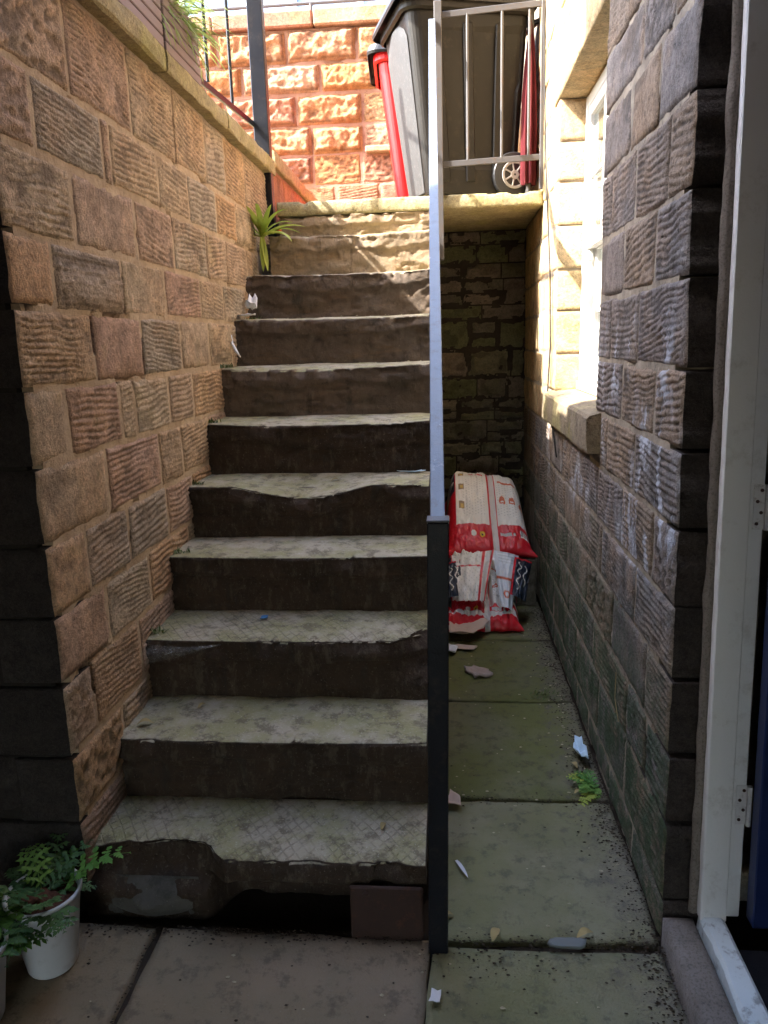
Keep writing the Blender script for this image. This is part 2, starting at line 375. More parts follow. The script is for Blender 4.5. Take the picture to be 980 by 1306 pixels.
def glass_mat():
    t = NT('window_glass'); t.b.inputs['Base Color'].default_value = (.9, .93, .92, 1); t.b.inputs['Roughness'].default_value = .03
    t.b.inputs['Transmission Weight'].default_value = 1.; t.b.inputs['IOR'].default_value = 1.45; return t.m
M['glass'] = glass_mat()

# ------------------------------------------------------------------ stones
def stone(parent, mat, o, ua, va, na, u0, u1, v0, v1, style, seed, depth=.09, amp=None, name='stone', res=None, bulge=.0022, ragged=0., smat=None, jit=.007):
    W, H = u1 - u0, v1 - v0
    if res is None:
        res = {'furrow': (.013, .0040), 'pick': (.012, .009), 'rock': (.009, .009), 'plain': (.022, .018), 'rough': (.016, .014), 'spall': (.008, .007)}[style]
    nu, nv = max(4, int(W / res[0])), max(4, int(H / res[1]))
    uu, vv = np.meshgrid(np.linspace(0, W, nu + 1), np.linspace(0, H, nv + 1))
    cu, cv = uu - W / 2, vv - H / 2
    gu0, gv0 = uu + u0, vv + v0
    ed = np.minimum(np.minimum(uu, W - uu), np.minimum(vv, H - vv))
    en = ed - (.006 * fbm(uu * 22 + seed, vv * 22, seed, 3) * 1.4 + ragged * (fbm(gu0 * 9, gv0 * 9, seed + 8, 4) ** 1.5))
    d = .0032 - .005 * (1 - np.clip(en / .005, 0, 1)) ** 1.5
    gu, gv = uu + u0 * 1.0, vv + v0
    d = d + bulge * (2 * fbm(gu * 5, gv * 5, seed, 3) - 1)
    inner = sst(.001, .018, en)
    if style == 'furrow':
        a = amp or .0036
        sl = (_h(seed, 3, 1) - .5) * .35
        per = .0155 + .007 * _h(seed, 5, 2)
        w = vv + sl * cu + .020 * (fbm(gu * 7, gv * 5, seed + 1, 3) - .5) * 2
        ph = w / per * 2 * np.pi + seed
        rid = (np.abs(np.sin(ph / 2)) ** .6) * 2 - 1.45
        wear = sst(.25, .6, fbm(gu * 4.5, gv * 6, seed + 9, 3) + .12)
        brk = .1 + 1.5 * fbm(gu * 30, np.floor(ph / 2 / np.pi) * 7.3, seed + 4, 2)
        d = d + a * rid * wear * brk * inner + .0055 * (fbm(gu * 55, gv * 80, seed, 4) - .5) * inner + .004 * (fbm(gu * 14, gv * 16, seed + 6, 3) - .5) * 2 * inner
    elif style == 'pick':
        n = fbm(gu * 38, gv * 55, seed, 3)
        d = d + (amp or .010) * (sst(.3, .62, n) - .6) * inner + .003 * (fbm(gu * 90, gv * 90, seed, 2) - .5)
    elif style == 'rock':
        a = amp or .055
        n = fbm(gu * 5.5, gv * 7, seed, 5); r = 1 - np.abs(2 * fbm(gu * 9, gv * 12, seed + 2, 4) - 1)
        d = d + a * (sst(.0, .034, en) ** .8) * (.35 + 1.0 * (n - .3) + .55 * (r - .6)) + .030 * (fbm(gu * 26, gv * 32, seed + 5, 5) - .5) * inner
    elif style == 'spall':
        n = fbm(gu * 5 + vv * 2, gv * 7, seed, 4) + .25 * fbm(gu * 24, gv * 24, seed + 3, 3); n = n * 5.5; st_p = np.floor(n) + sst(.86, 1., n - np.floor(n))
        d = d + (.0048 * (st_p - 3.0)) * inner + .003 * (fbm(gu * 60, gv * 70, seed, 3) - .5) + .0015 * np.sin(vv / .018 * 6.28 + 3 * fbm(gu * 6, gv * 6, seed, 3))
    elif style == 'rough':
        d = d + (amp or .022) * (fbm(gu * 9, gv * 11, seed, 5) - .5) * 2 * inner + .006 * (fbm(gu * 45, gv * 45, seed, 3) - .5)
    else:
        d = d + .003 * (fbm(gu * 30, gv * 34, seed, 4) - .5) * 2 + .006 * (fbm(gu * 7, gv * 7, seed + 3, 3) - .5)
        chip = sst(.62, .72, fbm(gu * 8, gv * 8, seed + 7, 3)); d = d - .003 * chip * inner
    d = np.where(en > .006, np.maximum(d, .0006), d)
    k = .045
    jl_ = jit * (fbm(gv * 13, gv * 0 + 1.3, 3 if jit > .01 else seed, 4) * 1.3 - .3); jr_ = .006 * fbm(vv * 18 + seed, vv * 0 + 5.1, seed, 4); jb_ = .006 * fbm(uu * 18 + seed, uu * 0 + 9.1, seed, 4); jt_ = .006 * fbm(uu * 18 + seed, uu * 0 + 12.7, seed, 4)
    uu = uu + jl_ * np.clip(1 - uu / k, 0, 1) - jr_ * np.clip(1 - (W - uu) / k, 0, 1); vv = vv + jb_ * np.clip(1 - vv / k, 0, 1) - jt_ * np.clip(1 - (H - vv) / k, 0, 1)
    o, ua, va, na = (np.array(q, float) for q in (o, ua, va, na))
    P = o + (u0 + uu)[..., None] * ua + (v0 + vv)[..., None] * va + d[..., None] * na
    V = P.reshape(-1, 3); n1 = nu + 1
    i, j = np.meshgrid(np.arange(nu), np.arange(nv)); a = (j * n1 + i).ravel()
    Fq = np.stack([a, a + 1, a + n1 + 1, a + n1], 1)
    loop = list(range(0, nu)) + [k * n1 + nu for k in range(nv)] + [nv * n1 + k for k in range(nu, 0, -1)] + [k * n1 for k in range(nv, 0, -1)]
    B = o + (u0 + uu).reshape(-1)[loop, None] * ua + (v0 + vv).reshape(-1)[loop, None] * va - depth * na
    nb = len(V); L = len(loop)
    Sk = np.array([[loop[(k + 1) % L], loop[k], nb + k, nb + (k + 1) % L] for k in range(L)])
    V = np.vstack([V, B]); Fq = np.vstack([Fq, Sk])
    if np.dot(np.cross(ua, va), na) < 0: Fq = Fq[:, ::-1]
    ob = mesh(name, V, Fq, mat, parent, mats=[mat, smat] if smat else None, midx=[0] * (nu * nv) + [1] * L if smat else None)
    q = (d - d.mean()) / (d.std() + 1e-4); pit = np.concatenate([(sst(.5, -1.3, q) * sst(.004, .012, en)).ravel(), np.zeros(L)])
    at = ob.data.attributes.new('pit', 'FLOAT', 'POINT'); at.data.foreach_set('value', pit)
    return ob

def wall_core(name, parent, mat, o, ua, va, na, u0, u1, v0, v1, thick, seed, res=.05, amp=.004):
    nu, nv = max(2, int((u1 - u0) / res)), max(2, int((v1 - v0) / res))
    uu, vv = np.meshgrid(np.linspace(u0, u1, nu + 1), np.linspace(v0, v1, nv + 1))
    d = -.0010 + amp * .45 * (2 * fbm(uu * 20, vv * 20, seed, 3) - 1) - .022 * sst(.64, .78, fbm(uu * 6, vv * 6, seed + 4, 4))
    o, ua, va, na = (np.array(q, float) for q in (o, ua, va, na))
    P = (o + uu[..., None] * ua + vv[..., None] * va + d[..., None] * na).reshape(-1, 3); n1 = nu + 1
    i, j = np.meshgrid(np.arange(nu), np.arange(nv)); a = (j * n1 + i).ravel()
    Fq = np.stack([a, a + 1, a + n1 + 1, a + n1], 1)
    loop = list(range(0, nu)) + [k * n1 + nu for k in range(nv)] + [nv * n1 + k for k in range(nu, 0, -1)] + [k * n1 for k in range(nv, 0, -1)]
    B = P[loop] - thick * na; nb = len(P); L = len(loop)
    Sk = [[loop[(k + 1) % L], loop[k], nb + k, nb + (k + 1) % L] for k in range(L)]
    Fl = Fq.tolist() + Sk + [[nb + k for k in range(L)][::-1]]
    if np.dot(np.cross(ua, va), na) < 0: Fl = [f[::-1] for f in Fl]
    return mesh(name, np.vstack([P, B]), Fl, mat, parent, smooth=False)

def fill(a, b, js, lo=.26, hi=.46, rng=random):
    js = sorted([j for j in js if a + .06 < j < b - .06]); pts = [a] + js + [b]; out = [a]
    for p, q in zip(pts, pts[1:]):
        L = q - p; n = max(1, round(L / (.5 * (lo + hi)))) if L > hi * 1.35 else 1
        for k in range(1, n): out.append(p + L * k / n + rng.uniform(-.05, .05))
        out.append(q)
    return out

Y1, GO = 1.74, .2725
ZT = [.205, .405, .612, .818, 1.02, 1.235, 1.455, 1.675, 1.897, 2.115, 2.325]
def step_z(y):
    k = int(math.floor((y - Y1) / GO)); return 0 if k < 0 else ZT[min(k, 10)]

# ------------------------------------------------------------------ setting: ground, paving, sky-lit terraces
g = MB().box((-60, -60, -.30), (60, 60, -.028)).build('ground', M['soil']); tag(g, 'dark bare soil lying below the paving', 'ground', kind='structure')
paving = mesh('paving', [(-2.3, -3, -.026), (.62, -3, -.026), (.62, 5.5, -.026), (-2.3, 5.5, -.026)], [(0, 1, 2, 3)], M['soil'])
tag(paving, 'soil bed and joints of the flagged yard and alley', 'paving', kind='structure')
def flag(quad, mat, seed, z=0., th=.05):
    q = np.array(quad, float); n = 34
    s, t = np.meshgrid(np.linspace(0, 1, n), np.linspace(0, 1, n))
    P = ((1 - s) * (1 - t))[..., None] * q[0] + (s * (1 - t))[..., None] * q[1] + (s * t)[..., None] * q[2] + ((1 - s) * t)[..., None] * q[3]
    ed = np.minimum(np.minimum(s, 1 - s), np.minimum(t, 1 - t))
    jx = .012 * (fbm(P[..., 0] * 9, P[..., 1] * 9, seed, 4) - .5) * 2; jy = .012 * (fbm(P[..., 0] * 9, P[..., 1] * 9, seed + 5, 4) - .5) * 2
    zz = z + .008 * (fbm(P[..., 0] * 3, P[..., 1] * 3, seed + 2, 4) - .5) * 2 - .004 * (1 - np.clip(ed / .012, 0, 1)) ** 1.5
    V = np.stack([P[..., 0] + jx, P[..., 1] + jy, zz], -1).reshape(-1, 3)
    i, j = np.meshgrid(np.arange(n - 1), np.arange(n - 1)); a = (j * n + i).ravel(); Fq = np.stack([a, a + 1, a + n + 1, a + n], 1).tolist()
    loop = list(range(0, n - 1)) + [k * n + n - 1 for k in range(n - 1)] + [(n - 1) * n + k for k in range(n - 1, 0, -1)] + [k * n for k in range(n - 1, 0, -1)]
    B = V[loop].copy(); B[:, 2] = z - th; nb = len(V); L = len(loop)
    Fq += [[loop[(k + 1) % L], loop[k], nb + k, nb + (k + 1) % L] for k in range(L)]
    return mesh('flagstone', np.vstack([V, B]), Fq, mat, paving)
FL = [([(-1.36, .85), (-.80, .85), (-.815, 1.73), (-1.36, 1.76)], 'flag'), ([(-.775, .85), (-.081, .85), (-.062, 1.72), (-.79, 1.73)], 'flag'),
      ([(-.075, .85), (.54, .85), (.54, 1.705), (-.055, 1.70)], 'flag_mid'), ([(-.055, 1.725), (.541, 1.74), (.54, 2.355), (-.05, 2.35)], 'flag_mid'),
      ([(-.05, 2.37), (.54, 2.375), (.54, 3.085), (-.05, 3.09)], 'flag_green'), ([(-.05, 3.103), (.54, 3.10), (.54, 3.79), (-.05, 3.79)], 'flag_green'),
      ([(-.05, 3.802), (.54, 3.802), (.54, 4.4), (-.05, 4.4)], 'flag_green'), ([(-2.2, .85), (-1.38, .85), (-1.38, 1.76), (-2.2, 1.74)], 'flag'),
      ([(-2.2, -.2), (-1.2, -.2), (-1.2, .83), (-2.2, .83)], 'flag'), ([(-1.18, -.2), (-.3, -.2), (-.3, .83), (-1.18, .83)], 'flag'), ([(-.28, -.2), (.5, -.2), (.5, .83), (-.28, .83)], 'flag')]
for i, (q, m) in enumerate(FL): flag(q, M[m], 20 + i)

terrace = MB().box((-9, 1.76, -.02), (-1.36, 6.38, 2.5)).build('upper_ground', M['flag']); tag(terrace, 'raised ground behind the left retaining wall', 'ground', kind='structure')

# landing slab over the alley and the top of the stairs
def landing():
    nx, ny = 120, 26
    xs = np.linspace(-.93, .54, nx + 1); prof = [(1.94, 0), (.004, 0), (0, .012), (-.002, .035), (0, .06), (.006, .073), (.02, .076), (.08, .077), (.3, .077), (.7, .077), (1.3, .077), (1.94, .077)]
    V = []
    for s, (py, pz) in enumerate(prof):
        e = fbm(xs * 6, xs * 0 + s * .25, 3, 4); ch = sst(.55, .75, fbm(xs * 9, xs * 0 + s * .3, 8, 3))
        w = 1 if py < .1 else .15
        y = 4.464 + py + w * (.018 * (e - .5) + .02 * ch * (1 if s > 3 else .3)); z = 2.25 + pz + .004 * (e - .5) - w * .012 * ch * (1 if s > 4 else 0)
        V.append(np.stack([xs, y, z], 1))
    n1 = nx + 1; V = np.concatenate(V); Fq = []
    for s in range(len(prof) - 1):
        for i in range(nx): Fq.append((s * n1 + i, s * n1 + i + 1, (s + 1) * n1 + i + 1, (s + 1) * n1 + i))
    for i in range(nx): Fq.append(((len(prof) - 1) * n1 + i, (len(prof) - 1) * n1 + i + 1, i + 1, i))
    Fq.append([s * n1 for s in range(len(prof))]); Fq.append([s * n1 + nx for s in range(len(prof))][::-1])
    o = mesh('landing', V, Fq, M['slab']); tag(o, 'mossy stone landing slab bridging from the stair top to the house wall', 'landing', kind='structure')
landing()
MB().box((-1.355, 4.67, -.02), (-.062, 6.37, 2.249)).build('landing_fill', M['stone_dark'])
tag(bpy.data.objects['landing_fill'], 'rubble fill carrying the landing behind the top step', 'landing', kind='structure')

# ------------------------------------------------------------------ left retaining wall
AX = lambda *a: a
rw = thing('retaining_wall', 'tall warm sandstone retaining wall with furrowed blocks left of the stairs', 'wall', (-1.2, 3.2, 0))
OL, UL, VL, NL = (-1.0, 0, 0), (0, 1, 0), (0, 0, 1), (1, 0, 0)
wall_core('mortar', rw, M['mortar_left'], OL, UL, VL, NL, 1.80, 4.6, 0, 2.49, .34, 1, .018)
zr = [0, .1, .3, .495, .698, .885, 1.072, 1.27, 1.46, 1.653, 1.827, 2.03, 2.22, 2.49]
jl = [[], [], [], [], [1.915], [2.053, 2.385], [1.97, 2.256], [2.147, 2.573, 2.80], [1.95, 2.286, 2.40, 2.713, 2.982], [2.152, 2.511, 2.89, 3.242],
      [1.965, 2.394, 2.768, 3.173, 3.505], [2.117, 2.546, 2.899, 3.306, 3.606], [1.956, 2.348, 2.40, 2.794, 3.12, 3.494, 3.823], [2.173, 2.596, 3.009, 3.387, 3.687, 4.037]]
PLAIN = {(8, 1), (7, 0), (9, 0), (6, 0), (5, 0), (12, 0), (11, 0), (10, 1), (4, 0), (3, 0), (2, 0)}
sd = 100
for r in range(13):
    js = fill(1.752, 4.6, jl[r + 1] if r + 1 < 14 else [])
    for c, (a, b) in enumerate(zip(js, js[1:])):
        sd += 1
        if zr[r + 1] < step_z(a) - .03 or zr[r + 1] < .11 and a > 2: continue
        gj = .002 + .003 * _h(sd, 1, 1); gv = .002 + .003 * _h(sd, 2, 1)
        st = 'furrow'
        if (r, c) in PLAIN or (_h(sd, 7, 3) < .07): st = 'plain'
        if (r, c) in ((2, 0), (3, 0), (12, 0), (11, 0)): st = 'pick'
        if (r, c) == (9, 1) or (st == 'furrow' and _h(sd, 8, 5) < .10): st = 'spall'
        dz = .006 * (_h(sd, 4, 4) - .5)
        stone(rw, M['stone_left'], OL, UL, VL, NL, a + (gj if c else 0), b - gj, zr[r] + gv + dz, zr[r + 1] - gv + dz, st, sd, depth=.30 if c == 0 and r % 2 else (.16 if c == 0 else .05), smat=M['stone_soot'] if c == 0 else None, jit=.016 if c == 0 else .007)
# return face toward the passage
OB, UB, VB, NB = (0, 1.775, 0), (1, 0, 0), (0, 0, 1), (0, -1, 0)
wall_core('mortar', rw, M['mortar_dark'], OB, UB, VB, NB, -2.2, -1.03, 0, 2.4, .3, 2, .08)
for r in range(12):
    js = fill(-2.2, -1.30 if r % 2 else -1.16, [])
    for a, b in zip(js, js[1:]):
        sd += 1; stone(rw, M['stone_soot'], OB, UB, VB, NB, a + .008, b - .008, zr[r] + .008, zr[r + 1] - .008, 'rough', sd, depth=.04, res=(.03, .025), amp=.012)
# coping
def coping(parent, y0, y1, x0, x1, z0, z1, seed, mat='coping'):
    n = max(4, int((y1 - y0) / .025)); ys = np.linspace(y0, y1, n + 1)
    prof = [(x0, z0), (x1 - .005, z0), (x1, z0 + .008), (x1 + .001, (z0 + z1) / 2), (x1 - .004, z1 - .012), (x1 - .018, z1), (x0, z1)]
    V = []
    for s, (x, z) in enumerate(prof):
        e = fbm(ys * 8, ys * 0 + s * .4, seed, 4) - .5; w = 1 if x > x0 + .05 else 0
        V.append(np.stack([x + w * e * .016, ys, z + w * e * .012], 1))
    V = np.concatenate(V); n1 = n + 1; m = len(prof); Fq = []
    for s in range(m):
        s2 = (s + 1) % m
        for i in range(n): Fq.append((s * n1 + i, s2 * n1 + i, s2 * n1 + i + 1, s * n1 + i + 1)[::-1])
    Fq.append([s * n1 for s in range(m)]); Fq.append([s * n1 + n for s in range(m)][::-1])
    mesh('coping_stone', V, Fq, M[mat], parent, smooth=False)
for i, (a, b) in enumerate([(1.6, 2.06), (2.07, 2.86), (2.87, 3.62), (3.63, 4.62)]): coping(rw, a, b, -1.36, -.955, 2.492, 2.572 + .006 * (i % 2), 40 + i)
# low kerb wall continuing beside the landing
lw = thing('kerb_wall', 'low orange stone kerb wall running back beside the landing behind the black post', 'wall', (-1.1, 5.5, 2.25))
wall_core('mortar', lw, M['mortar_far'], (-1.0, 0, 0), UL, VL, NL, 4.66, 6.36, 2.2, 2.56, .3, 3)
js = fill(4.66, 6.36, [])
for a, b in zip(js, js[1:]):
    sd += 1; stone(lw, M['stone_far'], (-1.0, 0, 0), UL, VL, NL, a + .007, b - .007, 2.25, 2.555, 'plain', sd, depth=.05)
coping(lw, 4.68, 5.45, -1.34, -.97, 2.562, 2.655, 60); coping(lw, 5.46, 6.36, -1.34, -.975, 2.562, 2.65, 61)

# ------------------------------------------------------------------ staircase
stairs = thing('staircase', 'worn eleven step stone staircase climbing between the left wall and the handrail', 'stairs', (-.5, Y1, 0))
def chip(x, s, seed): return sst(.5, .8, fbm(x * 14, x * 0 + s, seed, 4))
SAG = [.0, .006, .006, .008, .045, .014, .014, .016, .014, .012, .0]
def make_step(k):
    zt = ZT[k]; zp = (ZT[k - 1] if k else 0) - .02; y0 = Y1 + GO * k
    xl = -1.03 if k < 9 else -.925; xr = -.066
    nx = 170; xs = np.linspace(xl, xr, nx + 1); seed = 200 + 7 * k
    top = zt if k < 10 else 2.248
    sec = [('r', f) for f in np.linspace(0, .96, 24)] + [('n', f) for f in (.25, .5, .75)] + [('t', f) for f in np.linspace(.03, 1.05, 22)]
    xc = -.55 if k == 4 else -.5; wd = .27 if k == 4 else .5
    sag = SAG[k] * np.clip(1 - ((xs - xc) / wd) ** 2, 0, 1) ** (1.3 if k == 4 else 1)
    band = .035 + .06 * fbm(xs * 4.5, xs * 0, seed, 4) * (1 + .5 * (k in (5, 9, 6)))
    edge_c = .020 * sst(.50, .72, fbm(xs * 11, xs * 0 + 1.3, seed + 1, 4)) + .012 * chip(xs, 1.3, seed + 1) + .012 * (fbm(xs * 5, xs * 0, seed + 4, 3) - .5) + .006 * (fbm(xs * 40, xs * 0, seed + 8, 3) - .5)
    rows = []
    for t, f in sec:
        y = np.zeros_like(xs); z = np.zeros_like(xs)
        if t == 'r':
            z = zp + (top - zp) * f + 0 * xs
            below = sst(-.006, .006, (top - sag - band) - z)
            y = .013 * below + .011 * (fbm(xs * 9, z * 17, seed + 2, 4) - .5) * 2 + .009 * (fbm(xs * 36, z * 60, seed + 3, 4) - .5) + .010 * sst(.60, .64, fbm(xs * 5, z * 14, seed + 6, 4))
            y = y + edge_c * sst(.75, 1., f)
            z = z - sag * f ** 2
        elif t == 'n':
            an = f * math.pi / 2; rr = .009
            y = edge_c + rr * (1 - math.cos(an)); z = top - sag - rr * (1 - math.sin(an)) - .35 * edge_c
        else:
            y = edge_c * (1 - f) + .009 + (GO - .006) * f
            fade = (1 - np.clip(f, 0, 1)) ** (.8 if k == 4 else 1.6)
            z = top - sag * fade - .006 * (fbm(xs * 7, xs * 0 + f * 2, seed + 5, 4) - .5) * 2 * min(1, f * 6) - .35 * edge_c * max(0, 1 - f * 5)
        if k == 2:   # broken right corner
            c = np.clip((xs + .185 + .02 * (fbm(xs * 30, xs * 0 + f, 5, 3) - .5)) / .115, 0, 1)
            if t == 'r': y = y + c * .13 * np.clip((f - .35) / .6, 0, 1); 
            else: y = np.maximum(y, c * .14 + .004 * fbm(xs * 40, xs * 0 + f * 9, 6, 2)); z = z - .012 * c * (y < .16) - .03 * np.clip(c * 1.2 - .2, 0, 1) * (1 - min(1, f if t == 't' else 0))
        if k == 0:   # crumbling front edge with a void below
            lft = sst(-.585, -.70, xs + .05 * (fbm(xs * 12, xs * 0, 79, 3) - .5))
            ragged = .055 + .05 * fbm(xs * 9, xs * 0, 77, 4) - .03 * sst(-.9, -1.0, xs)
            if t == 'r':
                lip = sst(.140 + .016 * (fbm(xs * 8, xs * 0, 71, 3) - .5), .118, z)
                y = y + (1 - lft) * .15 * lip + lft * (ragged * sst(.06, .17, z) + .03 * (1 - sst(.02, .10, z)))
                y = y + lft * .014 * (fbm(xs * 26, z * 26, 78, 3) - .5)
            else:
                y = np.maximum(y, lft * (ragged + .004)); z = z - lft * .012 * (y < ragged + .03) * (1 - f if t == 't' else 1)
        rows.append(np.stack([xs, y0 + y, z], 1))
    V = np.concatenate(rows); n1 = nx + 1; m = len(rows); Fq = []
    for s in range(m - 1):
        a = s * n1 + np.arange(nx); Fq.append(np.stack([a, a + 1, a + n1 + 1, a + n1], 1))
    Fq = np.concatenate(Fq).tolist()
    ex = np.array([[xr, y0 + GO * 1.05, zp], [xl, y0 + GO * 1.05, zp]]); nb = len(V); V = np.vstack([V, ex])
    Fq.append([s * n1 + nx for s in range(m)] + [nb]); Fq.append(([s * n1 for s in range(m)] + [nb + 1])[::-1])
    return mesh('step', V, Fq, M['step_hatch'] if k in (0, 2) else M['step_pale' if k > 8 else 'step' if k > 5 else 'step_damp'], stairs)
for k in range(11): make_step(k)
core = []
for k in range(11):
    o_ = .12 if k else .26
    core += [(Y1 + GO * k + o_, (ZT[k - 1] if k else 0) - .03), (Y1 + GO * k + o_, ZT[k] - (.03 if k < 10 else .09))]
core += [(Y1 + GO * 10 + .2, ZT[10] - .09), (Y1 + GO * 10 + .2, -.02), (Y1 + .26, -.02)]
core = core[1:]
nC = len(core); V = [(x, y, z) for x in (-1.0, -.08) for y, z in core]
mesh('rubble_core', V, [tuple(range(nC))[::-1], tuple(range(nC, 2 * nC))] + [(i, (i + 1) % nC, nC + (i + 1) % nC, nC + i) for i in range(nC)], M['stone_dark'], stairs, smooth=False)
# rough mortar patch and rusty plate below the first tread
xs, zs = np.meshgrid(np.linspace(-.97, -.70, 40), np.linspace(-.01, .115, 22))
rr = np.sqrt(((xs + .835) / .135) ** 2 + ((zs - .05) / .062) ** 2); d = np.clip(1 - rr, 0, 1) ** .6
yy = Y1 + .05 - .05 * d * (.7 + .6 * fbm(xs * 18, zs * 18, 9, 4))
n1 = 40; a = (np.arange(21)[:, None] * n1 + np.arange(39)[None]).ravel()
mesh('mortar_patch', np.stack([xs, yy, zs], -1).reshape(-1, 3), np.stack([a, a + 1, a + n1 + 1, a + n1], 1), M['patch'], stairs)
pl = MB().box((-.268, 1.722, -.01), (-.075, 1.734, .151), .004)
pl.tube([(-.225, 1.722, .13), (-.225, 1.716, .13)], .009, 10); pl.build('access_plate', M['rust'], stairs)

# ------------------------------------------------------------------ house on the right, added light-blocking cover over the passage
house = thing('house', 'stone house with white sash window and open blue door along the right of the alley', 'house', (.72, 3.2, 0))
OR, UR, VR, NR = (.545, 0, 0), (0, 1, 0), (0, 0, 1), (-1, 0, 0)
WY0, WY1, WZ0, WZ1 = 2.83, 3.90, 1.275, 2.615
wall_core('mortar', house, M['mortar_right'], OR, UR, VR, NR, 1.90, WY0 - .012, 0, 3.5, .35, 11, .02)
wall_core('mortar', house, M['mortar_right'], OR, UR, VR, NR, WY0 - .011, WY1 + .011, 0, WZ0 - .142, .35, 12, .02)
wall_core('mortar', house, M['mortar_right'], OR, UR, VR, NR, WY1 + .012, 6.6, 0, 3.5, .35, 13, .02)
YC = lambda z: 1.737 + .048 * z
zq = [0, .115, .331, .514, .714, .9, 1.093, 1.28, 1.465, 1.67, 1.86, 2.065, 2.26, 2.435, 2.62, 2.82, 3.02, 3.25, 3.5]
jr = {1: [2.2, 2.62, 3.1], 2: [1.98, 2.203, 2.75, 3.3], 3: [2.01, 2.458, 2.9, 3.4], 4: [2.169, 2.651, 3.1, 3.5], 5: [2.005, 2.365, 2.75, 3.2, 3.6], 6: [2.238, 2.62],
      7: [2.053, 2.432], 8: [2.261, 2.622], 9: [2.115, 2.467], 10: [2.022, 2.357, 2.674], 11: [2.148, 2.448], 12: [2.035, 2.328], 13: [2.2, 2.55]}
for r in range(18):
    z0, z1 = zq[r], zq[r + 1]
    spans = []
    if z1 <= 1.10: spans = [(1.78, 5.4)]
    else:
        spans = [(1.78, WY0), (WY1, 6.5)]
        if r == 6: spans = [(1.78, WY0 - .09), (WY1 + .06, 5.4)]
    for (A, B) in spans:
        far = A > 3
        if far and r > 15: continue
        js = fill(A, B, [] if far else jr.get(r, []), .24, .42)
        if not far: js[0] = YC((z0 + z1) / 2) + random.uniform(-.005, .005)
        for c, (a, b) in enumerate(zip(js, js[1:])):
            sd += 1
            if z1 < .6 and a > 4.35: continue
            if z0 > 2.62 and a < 3: pass
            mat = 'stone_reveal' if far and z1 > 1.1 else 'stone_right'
            h = _h(sd, 9, 9)
            st = 'furrow' if h < .68 else ('pick' if h < .85 else 'plain')
            if far: st = 'plain'
            if r in (0, 1, 2) and not far: st = 'furrow' if h < .75 else 'plain'
            gj = .001 + .003 * _h(sd, 1, 1); gv = .0005 + .003 * _h(sd, 2, 1)
            dz = .005 * (_h(sd, 4, 4) - .5) if r else 0
            first = (c == 0)
            dp = .05
            if first and not far: dp = .12
            if first and far: dp = .14
            if c == len(js) - 2 and not far: dp = .14
            if z0 < 1.27 and z1 > 1.13 and far and first: a0 = a
            stone(house, M[mat], OR, UR, VR, NR, a + (gj if c else 0), b - (gj if c < len(js) - 2 else .0), z0 + gv + dz, z1 - gv + dz, st, sd, depth=dp, amp=.0033 if st == 'furrow' else None, bulge=.0045, smat=M['stone_soot'] if first and not far else None, jit=.024 if first and not far else .007)
# filler course between the lower stones and the sill
stone(house, M['stone_right'], OR, UR, VR, NR, WY0 - .08, WY1 + .05, 1.1, 1.128, 'plain', 901, depth=.05)
# lintel and sill
stone(house, M['stone_reveal'], (.538, 0, 0), UR, VR, NR, WY0 - .12, WY1 + .16, 2.622, 2.98, 'plain', 902, depth=.22, name='lintel')
stone(house, M['stone_reveal'], (.541, 0, 0), UR, VR, NR, WY0 - .10, WY1 + .9, 2.99, 3.45, 'plain', 903, depth=.05)
def sill():
    ys = np.linspace(WY0 - .085, WY1 + .12, 70)
    prof = [(.70, 1.135), (.502, 1.135), (.497, 1.145), (.496, 1.20), (.498, 1.262), (.506, 1.272), (.56, 1.283), (.70, 1.296)]
    V = []
    for s, (x, z) in enumerate(prof):
        e = fbm(ys * 9, ys * 0 + s * .5, 31, 4) - .5; w = 1 if x < .6 else 0
        V.append(np.stack([x + w * e * .010, ys, z + w * e * .008], 1))
    V = np.concatenate(V); n1 = len(ys); m = len(prof); Fq = []
    for s in range(m):
        s2 = (s + 1) % m
        for i in range(n1 - 1): Fq.append((s * n1 + i, s * n1 + i + 1, s2 * n1 + i + 1, s2 * n1 + i)[::-1])
    Fq.append([s * n1 for s in range(m)][::-1]); Fq.append([s * n1 + n1 - 1 for s in range(m)])
    mesh('window_sill', V, Fq, M['sill'], house, smooth=False)
sill()
